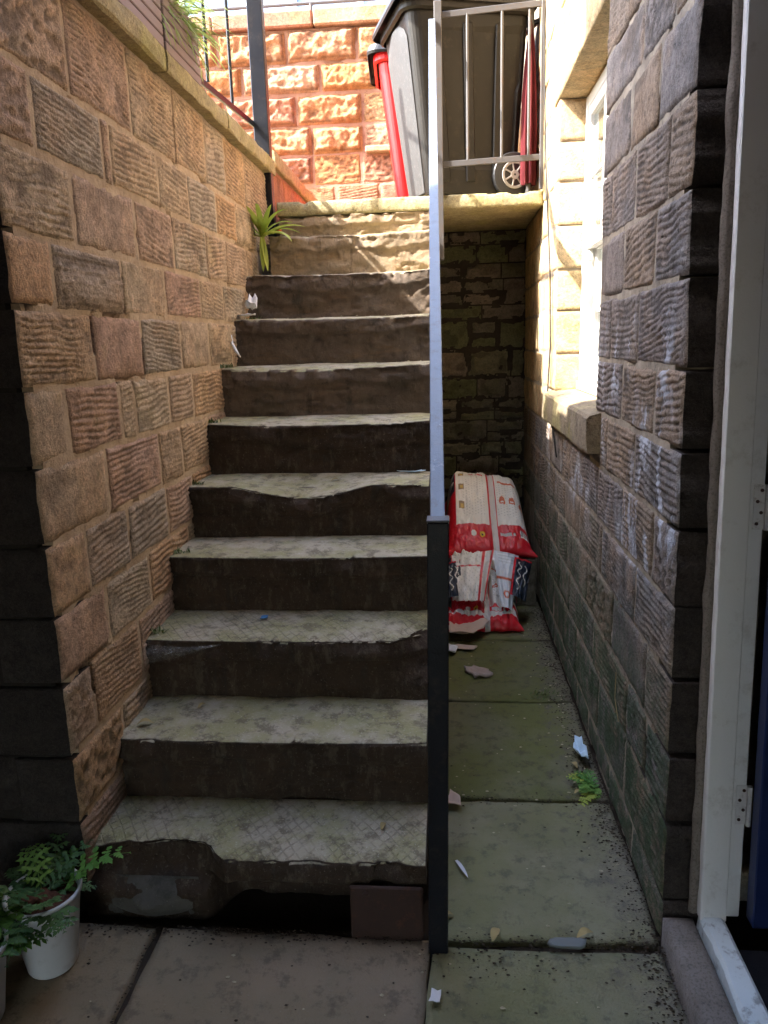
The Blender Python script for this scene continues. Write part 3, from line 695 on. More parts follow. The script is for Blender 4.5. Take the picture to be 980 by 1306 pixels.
# sash window
win = MB()
XF = .660
win.box((XF, WY0 + .002, WZ0 + .025), (XF + .09, WY0 + .05, WZ1), .003); win.box((XF, WY1 - .05, WZ0 + .025), (XF + .09, WY1 - .002, WZ1), .003)
win.box((XF + .002, WY0 + .05, WZ1 - .05), (XF + .088, WY1 - .05, WZ1 - .001), .003); win.box((XF - .02, WY0 + .05, WZ0 + .02), (XF + .09, WY1 - .05, WZ0 + .06), .003)
window = win.build('window', M['white_sash'], house)
def sash(x, z0, z1, horn):
    s = MB(); y0, y1 = WY0 + .052, WY1 - .052
    s.box((x, y0, z0), (x + .04, y0 + .045, z1), .003); s.box((x, y1 - .045, z0), (x + .04, y1, z1), .003)
    s.box((x + .001, y0 + .045, z1 - .045), (x + .039, y1 - .045, z1), .003); s.box((x + .001, y0 + .045, z0), (x + .039, y1 - .045, z0 + .055), .003)
    if horn:
        for yy in (y0, y1 - .045): s.box((x + .002, yy + .004, z0 - .06), (x + .038, yy + .041, z0 - .001), .012)
    s.build('sash', M['white_sash'], window)
    L = (y1 - y0 - .09) / 3; Hh = (z1 - z0 - .10) / 2
    for k in (1, 2):
        yc = y0 + .045 + L * k; MB().box((x + .006, yc - .010, z0 + .055), (x + .034, yc + .010, z1 - .045), .004).build('glazing_bar', M['white_sash'], window)
    zc = z0 + .055 + Hh
    MB().box((x + .008, y0 + .045, zc - .010), (x + .032, y1 - .045, zc + .010), .004).build('glazing_bar', M['white_sash'], window)
    for a in range(3):
        for b in range(2):
            MB().box((x + .018, y0 + .046 + L * a, z0 + .056 + Hh * b), (x + .021, y0 + .044 + L * (a + 1), z0 + .054 + Hh * (b + 1))).build('pane', M['glass'], window)
sash(XF + .005, 1.945, WZ1 - .05, True); sash(XF + .047, WZ0 + .06, 1.985, False)
MB().box((XF + .16, WY0 - .05, WZ0), (XF + .165, WY1 + .05, WZ1 + .03)).build('blind', M['curtain'], window)
# door frame, door, threshold
def shear(mb):
    mb.v = [(x, y - 1.78 + YC(z), z) for x, y, z in mb.v]; return mb
df = MB()
df.box((.626, 1.742, .095), (.690, 1.800, 2.30), .003).box((.690, 1.762, .095), (.728, 1.800, 2.30), .003)
df.box((.628, .70, 2.301), (.72, 1.80, 2.40), .003).box((.626, .70, .095), (.72, .77, 2.30), .003)
dframe = shear(df).build('door_frame', M['white_paint'], house)
sb = MB(); zz_ = [.1 + .022 * q for q in range(100)]
sb.tube([(.619 + .006 * float(fbm(np.array(z * 9), np.array(0.), 3, 3)) - .003, 1.775, z) for z in zz_], [.009 + .007 * float(fbm(np.array(z * 14), np.array(2.), 5, 3)) for z in zz_], 8)
shear(sb).build('sealant_bead', M['threshold_stone'], dframe, smooth=True)
for z in (.355, 1.10):
    hb = MB().box((.702, 1.758, z), (.730, 1.7605, z + .105), .001)
    hb.tube([(.732, 1.754, z), (.732, 1.754, z + .105)], .006, 8); ho = shear(hb).build('hinge', M['hinge'], dframe)
    for q in range(4): shear(MB().tube([(.711 + .009 * (q % 2), 1.758, z + .014 + .026 * q), (.711 + .009 * (q % 2), 1.7565, z + .014 + .026 * q)], .0042, 8)).build('screw', M['rust'], ho)
dr = MB().box((.738, 1.705, .11), (1.52, 1.748, 2.29), .003)
for z0 in (.25, 1.25): dr.box((.83, 1.700, z0), (1.40, 1.7045, z0 + .85), .002)
door = shear(dr).build('door', M['blue_door'], house)
MB().tube([(1.44, 1.69, 1.05), (1.44, 1.64, 1.05), (1.36, 1.635, 1.05)], .009, 10).build('handle', M['hinge'], door)
stone(house, M['threshold_stone'], (0, 0, .078), (0, 1, 0), (-1, 0, 0), (0, 0, 1), 0.60, 1.74, -.622, -.540, 'plain', 905, depth=.10, name='threshold')
def strip():
    ys = np.linspace(.62, 1.72, 70); V = []
    for s, (x, z) in enumerate([(.624, .06), (.626, .098), (.633, .108), (.676, .108), (.684, .102), (.686, .06)]):
        e = fbm(ys * 16, ys * 0 + s * .3, 15, 4) - .5; V.append(np.stack([x + e * (.02 if s < 3 else 0), ys, z + e * .004 * (s in (1, 2))], 1))
    V = np.concatenate(V); n1 = 70; Fq = [(s * n1 + i, (s + 1) * n1 + i, (s + 1) * n1 + i + 1, s * n1 + i + 1)[::-1] for s in range(5) for i in range(n1 - 1)]
    Fq += [[s * n1 for s in range(6)], [s * n1 + 69 for s in range(6)][::-1]]
    mesh('threshold_strip', V, Fq, M['threshold_paint'], house, smooth=False)
strip()
MB().box((.687, -1.0, -.02), (3.5, 1.66, .055)).build('interior_floor', M['mat'], house)
# rest of the house: wall before the door, storeys above; then the added cover over the passage
ub = MB().box((.55, -7.0, -.02), (.9, .69, 2.6)).box((.551, .69, 2.405), (.9, 1.86, 2.9)).box((.552, .69, 2.901), (.9, 1.86, 3.5)).box((.55, 1.70, 3.502), (5, 9.5, 4.6)).box((.55, -7.0, 3.503), (5, 1.699, 9.0)).box((.91, 1.79, -.02), (5, 1.95, 3.49))
ub.box((1.6, -3, -.02), (1.7, 1.79, 2.6)).box((.895, 3.95, .0), (5, 6.6, 3.49))
ub.build('outer_wall', M['plaster'], house)
M['soot'] = flat_mat('sooty_passage_stone', (.14, .122, .108), .9, .2, var=.3, sc=4, bstr=.8, bsc=60)  # dark tone of the added cover, set for its bounce light
MB().box((-3.6, -7.0, 2.32), (.549, 1.64, 9.0)).build('upper_storey', M['soot'], house)  # unseen block added overhead to shade the near end and set the sunlight edge
MB().box((-2.6, -7.0, -.02), (-2.2, 1.756, 2.31)).build('passage_wall', M['soot'], house)  # unseen side of the added cover, keeps light off the near end

# ------------------------------------------------------------------ rubble wall at the alley end, ledge
rub = thing('rubble_wall', 'dark damp rubble stone wall closing the alley under the landing', 'wall', (.24, 5.45, 0))
OE, UE, VE, NE = (0, 5.385, 0), (1, 0, 0), (0, 0, 1), (0, -1, 0)
wall_core('mortar', rub, M['mortar_dark'], OE, UE, VE, NE, -.06, .57, 0, 2.25, .2, 21, .03, .012)
zc = .25; rr_ = random.Random(5)
while zc < 2.2:
    h = rr_.choice((.12, .15, .19, .10, .17)); x = -.06 - rr_.uniform(0, .06); h = min(h, 2.245 - zc)
    while x < .53:
        sd += 1; w = rr_.uniform(.13, .36)
        if x + w > .46: w = .55 - x
        cuts = [(0, 1)] if h < .13 or rr_.random() < .65 else [(0, .45), (.45, 1)]
        for a, b in cuts:
            stone(rub, M['stone_dark'], OE, UE, VE, NE, x + .002, x + w - .002, zc + h * a + .002, zc + h * b - .001, 'rough', sd, depth=.05, res=(.008, .008), amp=.035, ragged=.034); sd += 1
        x += w
    zc += h
ledge = stone(None, M['stone_dark'], (0, 4.31, 0), UE, VE, NE, -.055, .52, .0, .285, 'rough', 906, depth=1.05, name='stone_ledge', amp=.012)
tag(ledge, 'low damp stone ledge under the upright coal bag at the alley end', 'ledge')

# ------------------------------------------------------------------ far boundary wall
bw = thing('boundary_wall', 'sunlit salmon rock faced stone wall across the top of the stairs', 'wall', (-1.5, 6.5, 2.3))
OF, UF, VF, NF = (0, 6.40, 0), (1, 0, 0), (0, 0, 1), (0, -1, 0)
wall_core('mortar', bw, M['mortar_far'], OF, UF, VF, NF, -5.0, .54, 2.2, 3.89, .35, 31, .06)
zf = [2.3, 2.545, 2.772, 2.996, 3.206, 3.434, 3.654, 3.885]
jf = [[-1.6, -1.1, -.85, -.5], [-2.1, -1.55, -1.02, -.64], [-1.9, -1.45, -1.02, -.615], [-2.2, -1.7, -1.13, -.615], [-1.85, -1.55, -.935, -.49, -.2], [-2.3, -1.73, -1.191, -.648, -.15], ]
for r in range(7):
    js = fill(-5.0, .54, jf[r - 1] if 0 < r and r - 1 < 6 else jf[0], .4, .62)
    for c, (a, b) in enumerate(zip(js, js[1:])):
        sd += 1
        st = 'rock' if r >= 3 else 'furrow'
        if r == 2: st = 'rock' if a < -1.1 else 'pick'
        if r >= 3 and a > -.66 and r < 5: st = 'pick'
        stone(bw, M['stone_far'], OF, UF, VF, NF, a + .006, b - .006, zf[r] + .005 + .012 * (_h(sd, 5, 5) - .5), zf[r + 1] - .005 + .012 * (_h(sd, 6, 6) - .5), st, sd, depth=.05, amp=.0085 if st == 'furrow' else (.06 + .02 * _h(sd, 1, 2) if st == 'rock' else None), res=(.02, .0075) if st == 'furrow' else None)
MB().box((-.60, 6.33, 2.985), (.10, 6.42, 3.03), .008).build('drip_ledge', M['stone_far'], bw)
js = [-5.0, -4.1, -3.3, -2.5, -1.75, -.97, -.2, .54]
for i, (a, b) in enumerate(zip(js, js[1:])):
    MB().box((a + .003, 6.345, 3.893), (b - .003, 6.80, 4.005 + .004 * (i % 2)), .012).build('coping_stone', M['stone_far'], bw)
wr = thing('wall_top_rail', 'thin grey tube rail on brackets along the top of the far wall', 'railing', (-1.5, 6.55, 4.0))
MB().tube([(-4.9, 6.5, 4.10), (.5, 6.5, 4.10)], .012).build('rail', M['grey_paint'], wr)
for x in (-4.2, -2.6, -1.0, .3): MB().tube([(x, 6.5, 4.0), (x, 6.5, 4.10)], .014).build('bracket', M['grey_paint'], wr)
# distant house
dh = thing('distant_house', 'pale blue house with white window frames beyond the far wall', 'house', (-2, 14.5, 0))
MB().box((-11, 14, 0), (7, 22, 8.2)).build('wall', M['pale_facade'], dh)
MB().add([(-11.3, 13.7, 8.2), (7.3, 13.7, 8.2), (7.3, 22.3, 8.2), (-11.3, 22.3, 8.2), (-11.3, 18, 11), (7.3, 18, 11)], [(0, 1, 5, 4), (2, 3, 4, 5), (3, 0, 4), (1, 2, 5), (3, 2, 1, 0)]).build('roof', M['slate'], dh)
for i, x in enumerate((-6.3, -4.4, -2.5, -.6, 1.3)):
    w = MB()
    w.box((x, 13.93, 6.1), (x + .12, 13.995, 7.7)).box((x + 1.1, 13.93, 6.1), (x + 1.22, 13.995, 7.7)).box((x + .12, 13.931, 7.58), (x + 1.1, 13.995, 7.7)).box((x + .12, 13.931, 6.1), (x + 1.1, 13.995, 6.22)).box((x + .12, 13.935, 6.88), (x + 1.1, 13.995, 6.96))
    wo = w.build('window', M['white_sash'], dh); MB().box((x + .12, 13.97, 6.22), (x + 1.1, 13.996, 7.58)).build('pane', M['glass'], wo)

# ------------------------------------------------------------------ railings
hr = thing('handrail', 'black newel post with a long flat rail rising along the open side of the stairs', 'handrail', (-.036, 1.70, 0))
MB().bar((-.036, 1.70, -.02), (-.021, 1.70, 1.146), .050, .050, up=(0, 1, 0), bev=.003).build('newel_post', M['black_paint'], hr)
MB().box((-.047, 1.674, 1.1465), (.005, 1.726, 1.152), .0015).build('post_cap', M['grey_paint'], hr)
MB().bar((-.022, 1.715, 1.125), (-.050, 4.43, 3.160), .034, .038).build('rail', M['rail_paint'], hr)
MB().box((-.052, 4.40, 3.09), (-.034, 4.45, 3.15), .002).build('bracket', M['grey_paint'], hr)
lr = thing('landing_railing', 'grey painted steel railing with thin bars guarding the landing above the alley', 'railing', (.25, 4.46, 2.3))
MB().box((-.040, 4.425, 1.98), (.000, 4.462, 3.262), .003).build('post', M['grey_paint'], lr)
MB().box((.515, 4.44, 2.327), (.535, 4.46, 3.24), .003).build('post', M['grey_paint'], lr)
MB().bar((.0, 4.45, 3.20), (.515, 4.45, 3.225), .012, .030).build('top_rail', M['grey_paint'], lr)
MB().bar((.0, 4.45, 2.475), (.515, 4.45, 2.49), .012, .030).build('bottom_rail', M['grey_paint'], lr)
for x in (.133, .313, .455): MB().tube([(x, 4.45, 2.492), (x, 4.45, 3.20)], .0075).build('bar', M['grey_paint'], lr)
ll = thing('wall_railing', 'black steel railing with square end post on top of the left wall', 'railing', (-1.1, 4.5, 2.2))
MB().box((-1.045, 4.51, 2.14), (-.962, 4.575, 3.75), .004).build('post', M['black_paint'], ll)
MB().bar((-1.1, 3.40, 2.71), (-1.045, 4.54, 2.745), .014, .03).build('bottom_rail', M['black_paint'], ll)
MB().bar((-1.1, 3.40, 3.62), (-1.045, 4.54, 3.64), .014, .03).build('top_rail', M['black_paint'], ll)
for y in (3.78, 4.20): MB().tube([(-1.075, y, 2.74), (-1.075, y, 3.61)], .009).build('baluster', M['black_paint'], ll)
MB().tube([(-1.1, 3.42, 2.56), (-1.1, 3.42, 3.62)], .014).build('post', M['black_paint'], ll)

# ------------------------------------------------------------------ planters and their grass
def planter(y0, y1, z0, z1, label):
    t = thing('planter', label, 'planter', (-1.15, (y0 + y1) / 2, z0), 'planters on the left wall')
    n = 6; h = (z1 - z0) / n
    for i in range(n):
        MB().box((-.990, y0, z0 + h * i + .002), (-.974, y1, z0 + h * (i + 1) - .002), .003).build('board', M['planter'], t)
        for yy in (y0, y1 - .016): MB().box((-1.30, yy, z0 + h * i + .002), (-.9905, yy + .016, z0 + h * (i + 1) - .002), .003).build('end_board', M['planter'], t)
        MB().box((-1.3165, y0, z0 + h * i + .002), (-1.3005, y1, z0 + h * (i + 1) - .002), .003).build('back_board', M['planter'], t)
    MB().box((-1.30, y0 + .017, z0 + .01), (-.991, y1 - .017, z1 - .04)).build('soil', M['terracotta'], t)
planter(2.50, 2.905, 2.578, 2.82, 'near mauve brown boarded planter box on the coping')
planter(2.93, 3.33, 2.578, 2.80, 'far mauve brown boarded planter box holding pale grass')
planter(1.95, 2.46, 2.578, 2.785, 'dark edge of nearest boarded planter box at the top of the picture')
def blade(mb, p, dir_, L, w, droop, n=6, fold=.15):
    p = Vector(p); d = Vector(dir_).normalized(); side = d.cross(Vector((0, 0, 1)))
    if side.length < .05: side = Vector((1, 0, 0))
    side.normalize(); V = []; q = p.copy(); dd = d.copy()
    for i in range(n + 1):
        f = i / n; ww = w * (math.sin(math.pi * min(1, .18 + .82 * f)) ** .7) * (1 if f < 1 else .1)
        up = side.cross(dd)
        V += [tuple(q - side * ww + up * ww * fold), tuple(q), tuple(q + side * ww + up * ww * fold)]
        dd = (dd + Vector((0, 0, -droop / n))).normalized(); q = q + dd * (L / n)
    Fc = []
    for i in range(n):
        b = i * 3; Fc += [(b, b + 1, b + 4, b + 3), (b + 1, b + 2, b + 5, b + 4)]
    mb.add(V, Fc)
gp = MB()
for i in range(900):
    a = random.uniform(0, 2 * math.pi); e = random.uniform(.25, 1.4)
    blade(gp, (-1.12 + random.uniform(-.10, .09), random.uniform(3.0, 3.30), 2.76), (math.cos(a) * math.cos(e) + .12, math.sin(a) * math.cos(e), math.sin(e)), random.uniform(.16, .34), random.uniform(.0025, .0055), random.uniform(.8, 2.4), 6)
o = gp.build('ornamental_grass', M['leaf_grass'], smooth=True); tag(o, 'pale green arching grass growing out of the far planter box', 'plant')

# ------------------------------------------------------------------ hart's tongue style fern on the top steps
ht = thing('strap_leaf_fern', 'bright yellow green strap leaved fern growing beside the top steps', 'plant', (-.965, 4.2, 2.0))
for i in range(15):
    a = -2.6 + i * 5.2 / 14 + random.uniform(-.15, .15); e = random.uniform(.45, 1.25)
    m = MB(); blade(m, (-.955, 4.175, 2.10), (math.cos(a - 1.57) * math.cos(e), math.sin(a - 1.57) * math.cos(e) * .6 - .12, math.sin(e)), random.uniform(.17, .27), random.uniform(.014, .020), random.uniform(.8, 2.0), 9, .35)
    m.build('leaf', M['leaf_bright'], ht, smooth=True)
for q in ((.05, -.3, -.75), (.12, -.2, -.5)):
    m = MB(); blade(m, (-.95, 4.14, 2.10), q, .19, .014, .4, 9, .35); m.build('leaf', M['leaf_bright'], ht, smooth=True)

# ------------------------------------------------------------------ ferny fronds
def frond(mb, p, d, L, W, droop, pairs=9, sub=2, twist=0.):
    p = Vector(p); d = Vector(d).normalized(); q = p.copy(); dd = d.copy(); pts = []
    side0 = d.cross(Vector((0, 0, 1))); side0 = side0.normalized() if side0.length > .05 else Vector((1, 0, 0))
    for i in range(pairs + 1):
        pts.append((q.copy(), dd.copy())); dd = (dd + Vector((0, 0, -droop / pairs))).normalized(); q = q + dd * (L / pairs)
    mb.tube([x[0] for x in pts], [.0022 * (1 - .7 * i / pairs) for i in range(pairs + 1)], 4)
    for i in range(1, pairs + 1):
        c, t = pts[i]; f = i / pairs; l = W * math.sin(math.pi * (.15 + .85 * f)) ** .8 + .006
        sd_ = t.cross(Vector((0, 0, 1))); sd_ = sd_.normalized() if sd_.length > .05 else side0
        up = sd_.cross(t)
        for s in (-1, 1):
            dv = (sd_ * s + t * .55 + up * random.uniform(-.1, .25)).normalized()
            if sub < 2:
                blade(mb, c, dv, l, l * .24, .5, 3, .1)
            else:
                for k in range(3):
                    cc = c + dv * l * (k / 3.2)
                    for s2 in (-1, 1):
                        d2 = (dv * .7 + (t * s2) * .8 + up * random.uniform(-.1, .2)).normalized()
                        blade(mb, cc, d2, l * (.46 - .09 * k), l * .13, .4, 2, .1)
                blade(mb, c + dv * l * .55, dv, l * .5, l * .14, .4, 2, .1)
def potted(c, r0, r1, h, label, plabel, n, seed, Ls=(.10, .2), tilt=0):
    random.seed(seed)
    pt = thing('plant_pot', label, 'plant pot', c)
    MB().lathe([(r0 * .2, 0), (r0 * .95, .0), (r0, .006), (r1, h - .012), (r1 + .005, h - .010), (r1 + .006, h), (r1 - .001, h + .001), (r1 - .006, h - .01), (r0 * .97, .03)], c, 40).build('pot', M['pot'], pt, smooth=True)
    zs = c[2] + h * .90; rs = r0 + (r1 - r0) * .9 - .006
    m = MB(); m.add([(c[0] + rs * math.cos(a) * q, c[1] + rs * math.sin(a) * q, zs + (.008 * (1 - q)) + random.uniform(0, .008)) for q in (1, .66, .33) for a in np.linspace(0, 2 * math.pi, 20, endpoint=False)] + [(c[0], c[1], zs + .012)],
          [(r * 20 + i, r * 20 + (i + 1) % 20, (r + 1) * 20 + (i + 1) % 20, (r + 1) * 20 + i) for r in range(2) for i in range(20)] + [(40 + i, 40 + (i + 1) % 20, 60) for i in range(20)])
    m.build('potting_soil', M['terracotta'], pt, smooth=True)
    pp = thing('leafy_plant', plabel, 'plant', (c[0], c[1], zs))
    for i in range(n):
        a = random.uniform(0, 2 * math.pi); e = random.uniform(.15, 1.2); rr = rs * random.uniform(.1, .8)
        m = MB(); frond(m, (c[0] + math.cos(a) * rr, c[1] + math.sin(a) * rr, zs), (math.cos(a) * math.cos(e), math.sin(a) * math.cos(e), math.sin(e) + .2), random.uniform(*Ls), random.uniform(.030, .050), random.uniform(.6, 1.8), 6)
        m.build('frond', M['leaf_dark'] if random.random() < .75 else M['leaf_fern'], pp, smooth=True)
potted((-1.035, 1.60, .0), .062, .088, .215, 'white plastic plant pot standing by the foot of the left wall', 'dark green feathery plant in the white pot by the first step', 22, 5)
potted((-1.14, 1.42, .0), .07, .095, .20, 'second pale plant pot cut off by the lower left picture edge', 'dark green plant spilling from the pot at the lower left edge', 22, 6)
random.seed(77)
sf = thing('small_fern', 'small bright green fern sprouting at the foot of the right wall', 'plant', (.49, 2.43, 0))
for i in range(14):
    a = math.pi + random.uniform(-1.5, 1.5); e = random.uniform(.1, 1.1)
    m = MB(); frond(m, (.502, 2.43 + random.uniform(-.03, .03), .0), (math.cos(a) * math.cos(e), math.sin(a) * math.cos(e), math.sin(e)), random.uniform(.06, .115), .022, .9, 7); m.build('frond', M['leaf_fern'] if i % 3 else M['leaf_bright'], sf, smooth=True)

# ------------------------------------------------------------------ wheeled bins
def rring(cx, cy, hx, hy, r, z, n=6):
    P = []
    for (sx, sy, a0) in ((1, 1, 0), (-1, 1, 90), (-1, -1, 180), (1, -1, 270)):
        for k in range(n + 1):
            a = R_(a0 + 90 * k / n); P.append((cx + sx * (hx - r) + r * math.cos(a), cy + sy * (hy - r) + r * math.sin(a), z))
    return P
def bin_(c, rot, bodymat, lidmat, label, cat, wheels=True, dusty=None):
    t = thing('wheelie_bin', label, cat, c, 'wheeled bins on the landing')
    Mx = Matrix.Translation(Vector(c)) @ Matrix.Rotation(rot, 4, 'Z')
    # local: lid opening toward -x (front), wheels at +x; y is width
    Z = np.linspace(.04, .98, 24); V = []
    n = 28
    for z in Z:
        f = (z - .04) / .94; hx = .27 + .085 * f; hy = .225 + .065 * f; r = .05 + .02 * f
        ring = rring(-.035 * f, 0, hx, hy, r, z)
        out = []
        for (x, y, zz) in ring:
            # recessed panels on the sides between broad ribs
            s = 0
            if abs(abs(y) - hy) < .004 and .12 < z < .86: s = .014 * sst(.06, .10, abs((x + .035 * f) / hx - .05) * hx) * (1 if abs(x) < hx - r - .005 else 0)
            out.append((x, y - math.copysign(s, y), zz))
        V += [tuple(Mx @ Vector(p)) for p in out]
    Fq = [(a * n + k, a * n + (k + 1) % n, (a + 1) * n + (k + 1) % n, (a + 1) * n + k) for a in range(len(Z) - 1) for k in range(n)] + [tuple(range(n))[::-1]]
    cent = []
    for f in Fq[:-1]:
        p = np.mean([V[i] for i in f], 0); l = Mx.inverted() @ Vector(p); cent.append(l)
    mesh('body', V, Fq, M[bodymat], t, smooth=False)
    # rim, lid, side ribs
    V = []
    for z, e in ((.945, .012), (.955, .03), (.995, .03), (1.0, .012)): V += [tuple(Mx @ Vector(p)) for p in rring(-.035, 0, .355 + e, .29 + e, .07 + e, z)]
    mesh('rim', V, [(a * n + k, a * n + (k + 1) % n, (a + 1) * n + (k + 1) % n, (a + 1) * n + k) for a in range(3) for k in range(n)], M[bodymat], t, smooth=False)
    V = []
    for z, e in ((.985, .045), (1.0, .05), (1.04, .035), (1.075, -.04)): V += [tuple(Mx @ Vector(p)) for p in rring(-.05, 0, .36 + e, .29 + e, .07, z)]
    mesh('lid', V, [(a * n + k, a * n + (k + 1) % n, (a + 1) * n + (k + 1) % n, (a + 1) * n + k) for a in range(3) for k in range(n)] + [tuple(range(3 * n, 4 * n))], M[lidmat], t, smooth=False)
    for s in (-1, 1):
        for xx in (-.20, -.02, .17):
            a = Mx @ Vector((xx * .82, s * .232, .10)); b = Mx @ Vector((xx - .03, s * .286, .90)); MB().bar(a, b, .055, .016, up=tuple(Mx.to_3x3() @ Vector((0, s, 0))), bev=.006).build('side_rib', M[bodymat], t)
    if dusty:
        a = MB()
        pts = []
        for i, z in enumerate(np.linspace(.05, .93, 20)):
            f = (z - .04) / .94; hx = .27 + .085 * f; hy = .225 + .065 * f
            wv = (hy - .055) * min(1, math.sqrt(max(0, (.945 - z) / .09)))
            bow = .012
            pts.append([tuple(Mx @ Vector((-.035 * f - hx - bow * (1 - (y / max(wv, .001)) ** 2) - .004, y, z))) for y in np.linspace(-wv, wv, 9)])
        a.add([p for r in pts for p in r], [(i * 9 + k, i * 9 + 9 + k, i * 9 + 10 + k, i * 9 + 1 + k) for i in range(19) for k in range(8)])
        a.build('front_panel', M[dusty], t, smooth=True)
    if wheels:
        for s in (-1, 1):
            wc = Vector((.235, s * .245, .135)); rot90 = Matrix.Rotation(R_(90), 4, 'X')
            m = MB(); m.lathe([(.02, -.022), (.09, -.022), (.12, -.02), (.125, -.012), (.125, .012), (.12, .02), (.09, .022), (.02, .022)], (0, 0, 0), 28)
            m.v = [tuple(Mx @ (wc + rot90 @ Vector(p))) for p in m.v]; w = m.build('wheel', M['bin_black'], t, smooth=False)
            m = MB()
            m.lathe([(.006, -.030), (.024, -.030), (.026, -.020)], (0, 0, 0), 16); m.lathe([(.060, -.024), (.062, -.029), (.074, -.029), (.076, -.023)], (0, 0, 0), 28)
            m.lathe([(.006, .030), (.024, .030), (.026, .020)], (0, 0, 0), 16); m.lathe([(.060, .024), (.062, .029), (.074, .029), (.076, .023)], (0, 0, 0), 28)
            for k in range(7):
                an = 2 * math.pi * k / 7
                for zz in (-.027, .027): m.bar((.02 * math.cos(an), .02 * math.sin(an), zz), (.064 * math.cos(an), .064 * math.sin(an), zz), .010, .004)
            m.v = [tuple(Mx @ (wc + rot90 @ Vector(p))) for p in m.v]; m.build('hub', M['wheel_grey'], w, smooth=False)
        MB().tube([Mx @ Vector((.235, -.24, .135)), Mx @ Vector((.235, .24, .135))], .012).build('axle', M['grey_paint'], t)
    MB().tube([Mx @ Vector((.33, -.2, .93)), Mx @ Vector((.40, -.2, .96)), Mx @ Vector((.40, .2, .96)), Mx @ Vector((.33, .2, .93))], .014).build('handle', M[lidmat], t)
bin_((.105, 4.92, 2.327), R_(17), 'bin_grey', 'bin_black', 'dark grey wheeled bin behind the landing railing', 'bin', True, 'bin_dusty')
bin_((-.03, 5.60, 2.327), R_(3), 'bin_red', 'bin_black', 'red wheeled bin half hidden behind the grey bin', 'bin', True)

# ------------------------------------------------------------------ furled maroon parasol
pa = thing('garden_parasol', 'furled maroon garden parasol leaning on the house wall behind the railing', 'parasol', (.47, 4.72, 2.327))
MB().tube([(.484, 4.72, 2.33), (.50, 4.76, 3.55)], .016, 10).build('pole', M['grey_paint'], pa)
V = []; n = 48; prof = [(.0, .075), (.04, .085), (.25, .082), (.45, .072), (.62, .055), (.76, .034), (.86, .016), (.90, .010)]
for i, (z, r) in enumerate(prof):
    for k in range(n):
        a = 2 * math.pi * k / n; rr = r * (.78 + .26 * math.sin(a * 8 + z * 3) + .08 * math.sin(a * 3 + z * 9))
        V.append((.484 + .012 * z + rr * math.cos(a) * .58, 4.725 + .03 * z + rr * math.sin(a), 2.40 + z))
mesh('canopy', V, [(i * n + k, i * n + (k + 1) % n, (i + 1) * n + (k + 1) % n, (i + 1) * n + k) for i in range(len(prof) - 1) for k in range(n)], M['maroon'], pa)

# ------------------------------------------------------------------ coal bags
def print_mat():
    t = NT('printed_bag_plastic'); a = t.n('Attribute', {'attribute_name': 'print'})
    P = t.pos(); t.bump([(t.noise(P, 60, 5, .7, .5), 1.)], .35, .006); return t.out(a.outputs['Color'], .33, .5)
M['bagprint'] = print_mat()
RED, WHT, STRAP, NAVY, ORG, YEL, BLK, GRY = (.60, .010, .022), (.80, .77, .72), (.62, .58, .56), (.012, .02, .04), (.60, .13, .05), (.70, .48, .03), (.03, .03, .03), (.52, .50, .48)
def paint(u, v, torn):
    c = np.zeros(u.shape + (3,)); c[:] = WHT
    def st(m, col): c[m] = col
    tx = (np.sin(u * 90) * np.sin(v * 260 + np.floor(u * 9) * 2) > .72) & (v > .34) & (v < .88) & ((u > .22) & (u < .5) | (u > .64) & (u < .95))
    st(tx, GRY)
    st(v < .27, RED); st(u < .13, RED); st(v > .93, RED)
    st((u < .12) & (v > .55) & (v < .9), NAVY)
    k = (u < .11) & (v > .58) & (v < .87); st(k & (np.abs(u - .06 - .035 * np.sin(v * 60)) < .012), WHT)
    for vv in (.42, .58, .73): st((np.abs(u - .20) < .035) & (np.abs(v - vv) < .03), (.30, .20, .10)); st((np.abs(u - .205) < .018) & (np.abs(v - vv + .005) < .015), (.55, .36, .07))
    st((v > .74) & (v < .76) & (u > .30) & (u < .48), RED)
    st((np.abs(v - .66) < .012) & (u > .66) & (u < .88), ORG); st((np.abs(u - .93) < .03) & (np.abs(v - .69) < .03), (.10, .13, .10))
    for uu in (.70, .82, .94):
        rr = np.hypot((u - uu) / .038, (v - .47) / .042); st((rr < 1) & (v > .452), ORG); st((rr < .55) & (v > .462) & (v < .475), WHT)
    rr = np.hypot((u - .33) / .03, (v - .17) / .035); st(rr < 1, WHT); rr = np.hypot((u - .43) / .03, (v - .17) / .035); st(rr < 1, YEL); st((np.abs(u - .43) < .012) & (np.abs(v - .165) < .012), BLK)
    st((u > .64) & (u < .77) & (np.abs(v - .17) < .018), GRY); st((u > .79) & (u < .82) & (np.abs(v - .17) < .02), WHT)
    bc = (u > .87) & (u < .96) & (v > .13) & (v < .215); st(bc, WHT); st(bc & (np.sin(u * 420) > .1) & (v > .15), BLK)
    s = (u > .545) & (u < .615); st(s, STRAP); st((u > .522) & (u < .545) & (v > .27), RED); st((u > .615) & (u < .622) & (v > .27), RED)
    if torn:
        st((u > .84) & (v > .30) & (v < .78), NAVY); k = (u > .86) & (v > .34) & (v < .74)
        st(k & (np.abs(u - .90 - .018 * np.sin(v * 75)) < .009), WHT); st(k & (np.abs(u - .945 - .016 * np.sin(v * 62 + 1)) < .007), WHT)
        st((u > .82) & (u < .84) & (v > .28), RED)
        st((v > .10) & (v < .145), STRAP); st((u < .12) & (v > .2) & (v < .55), BLK)
    return c
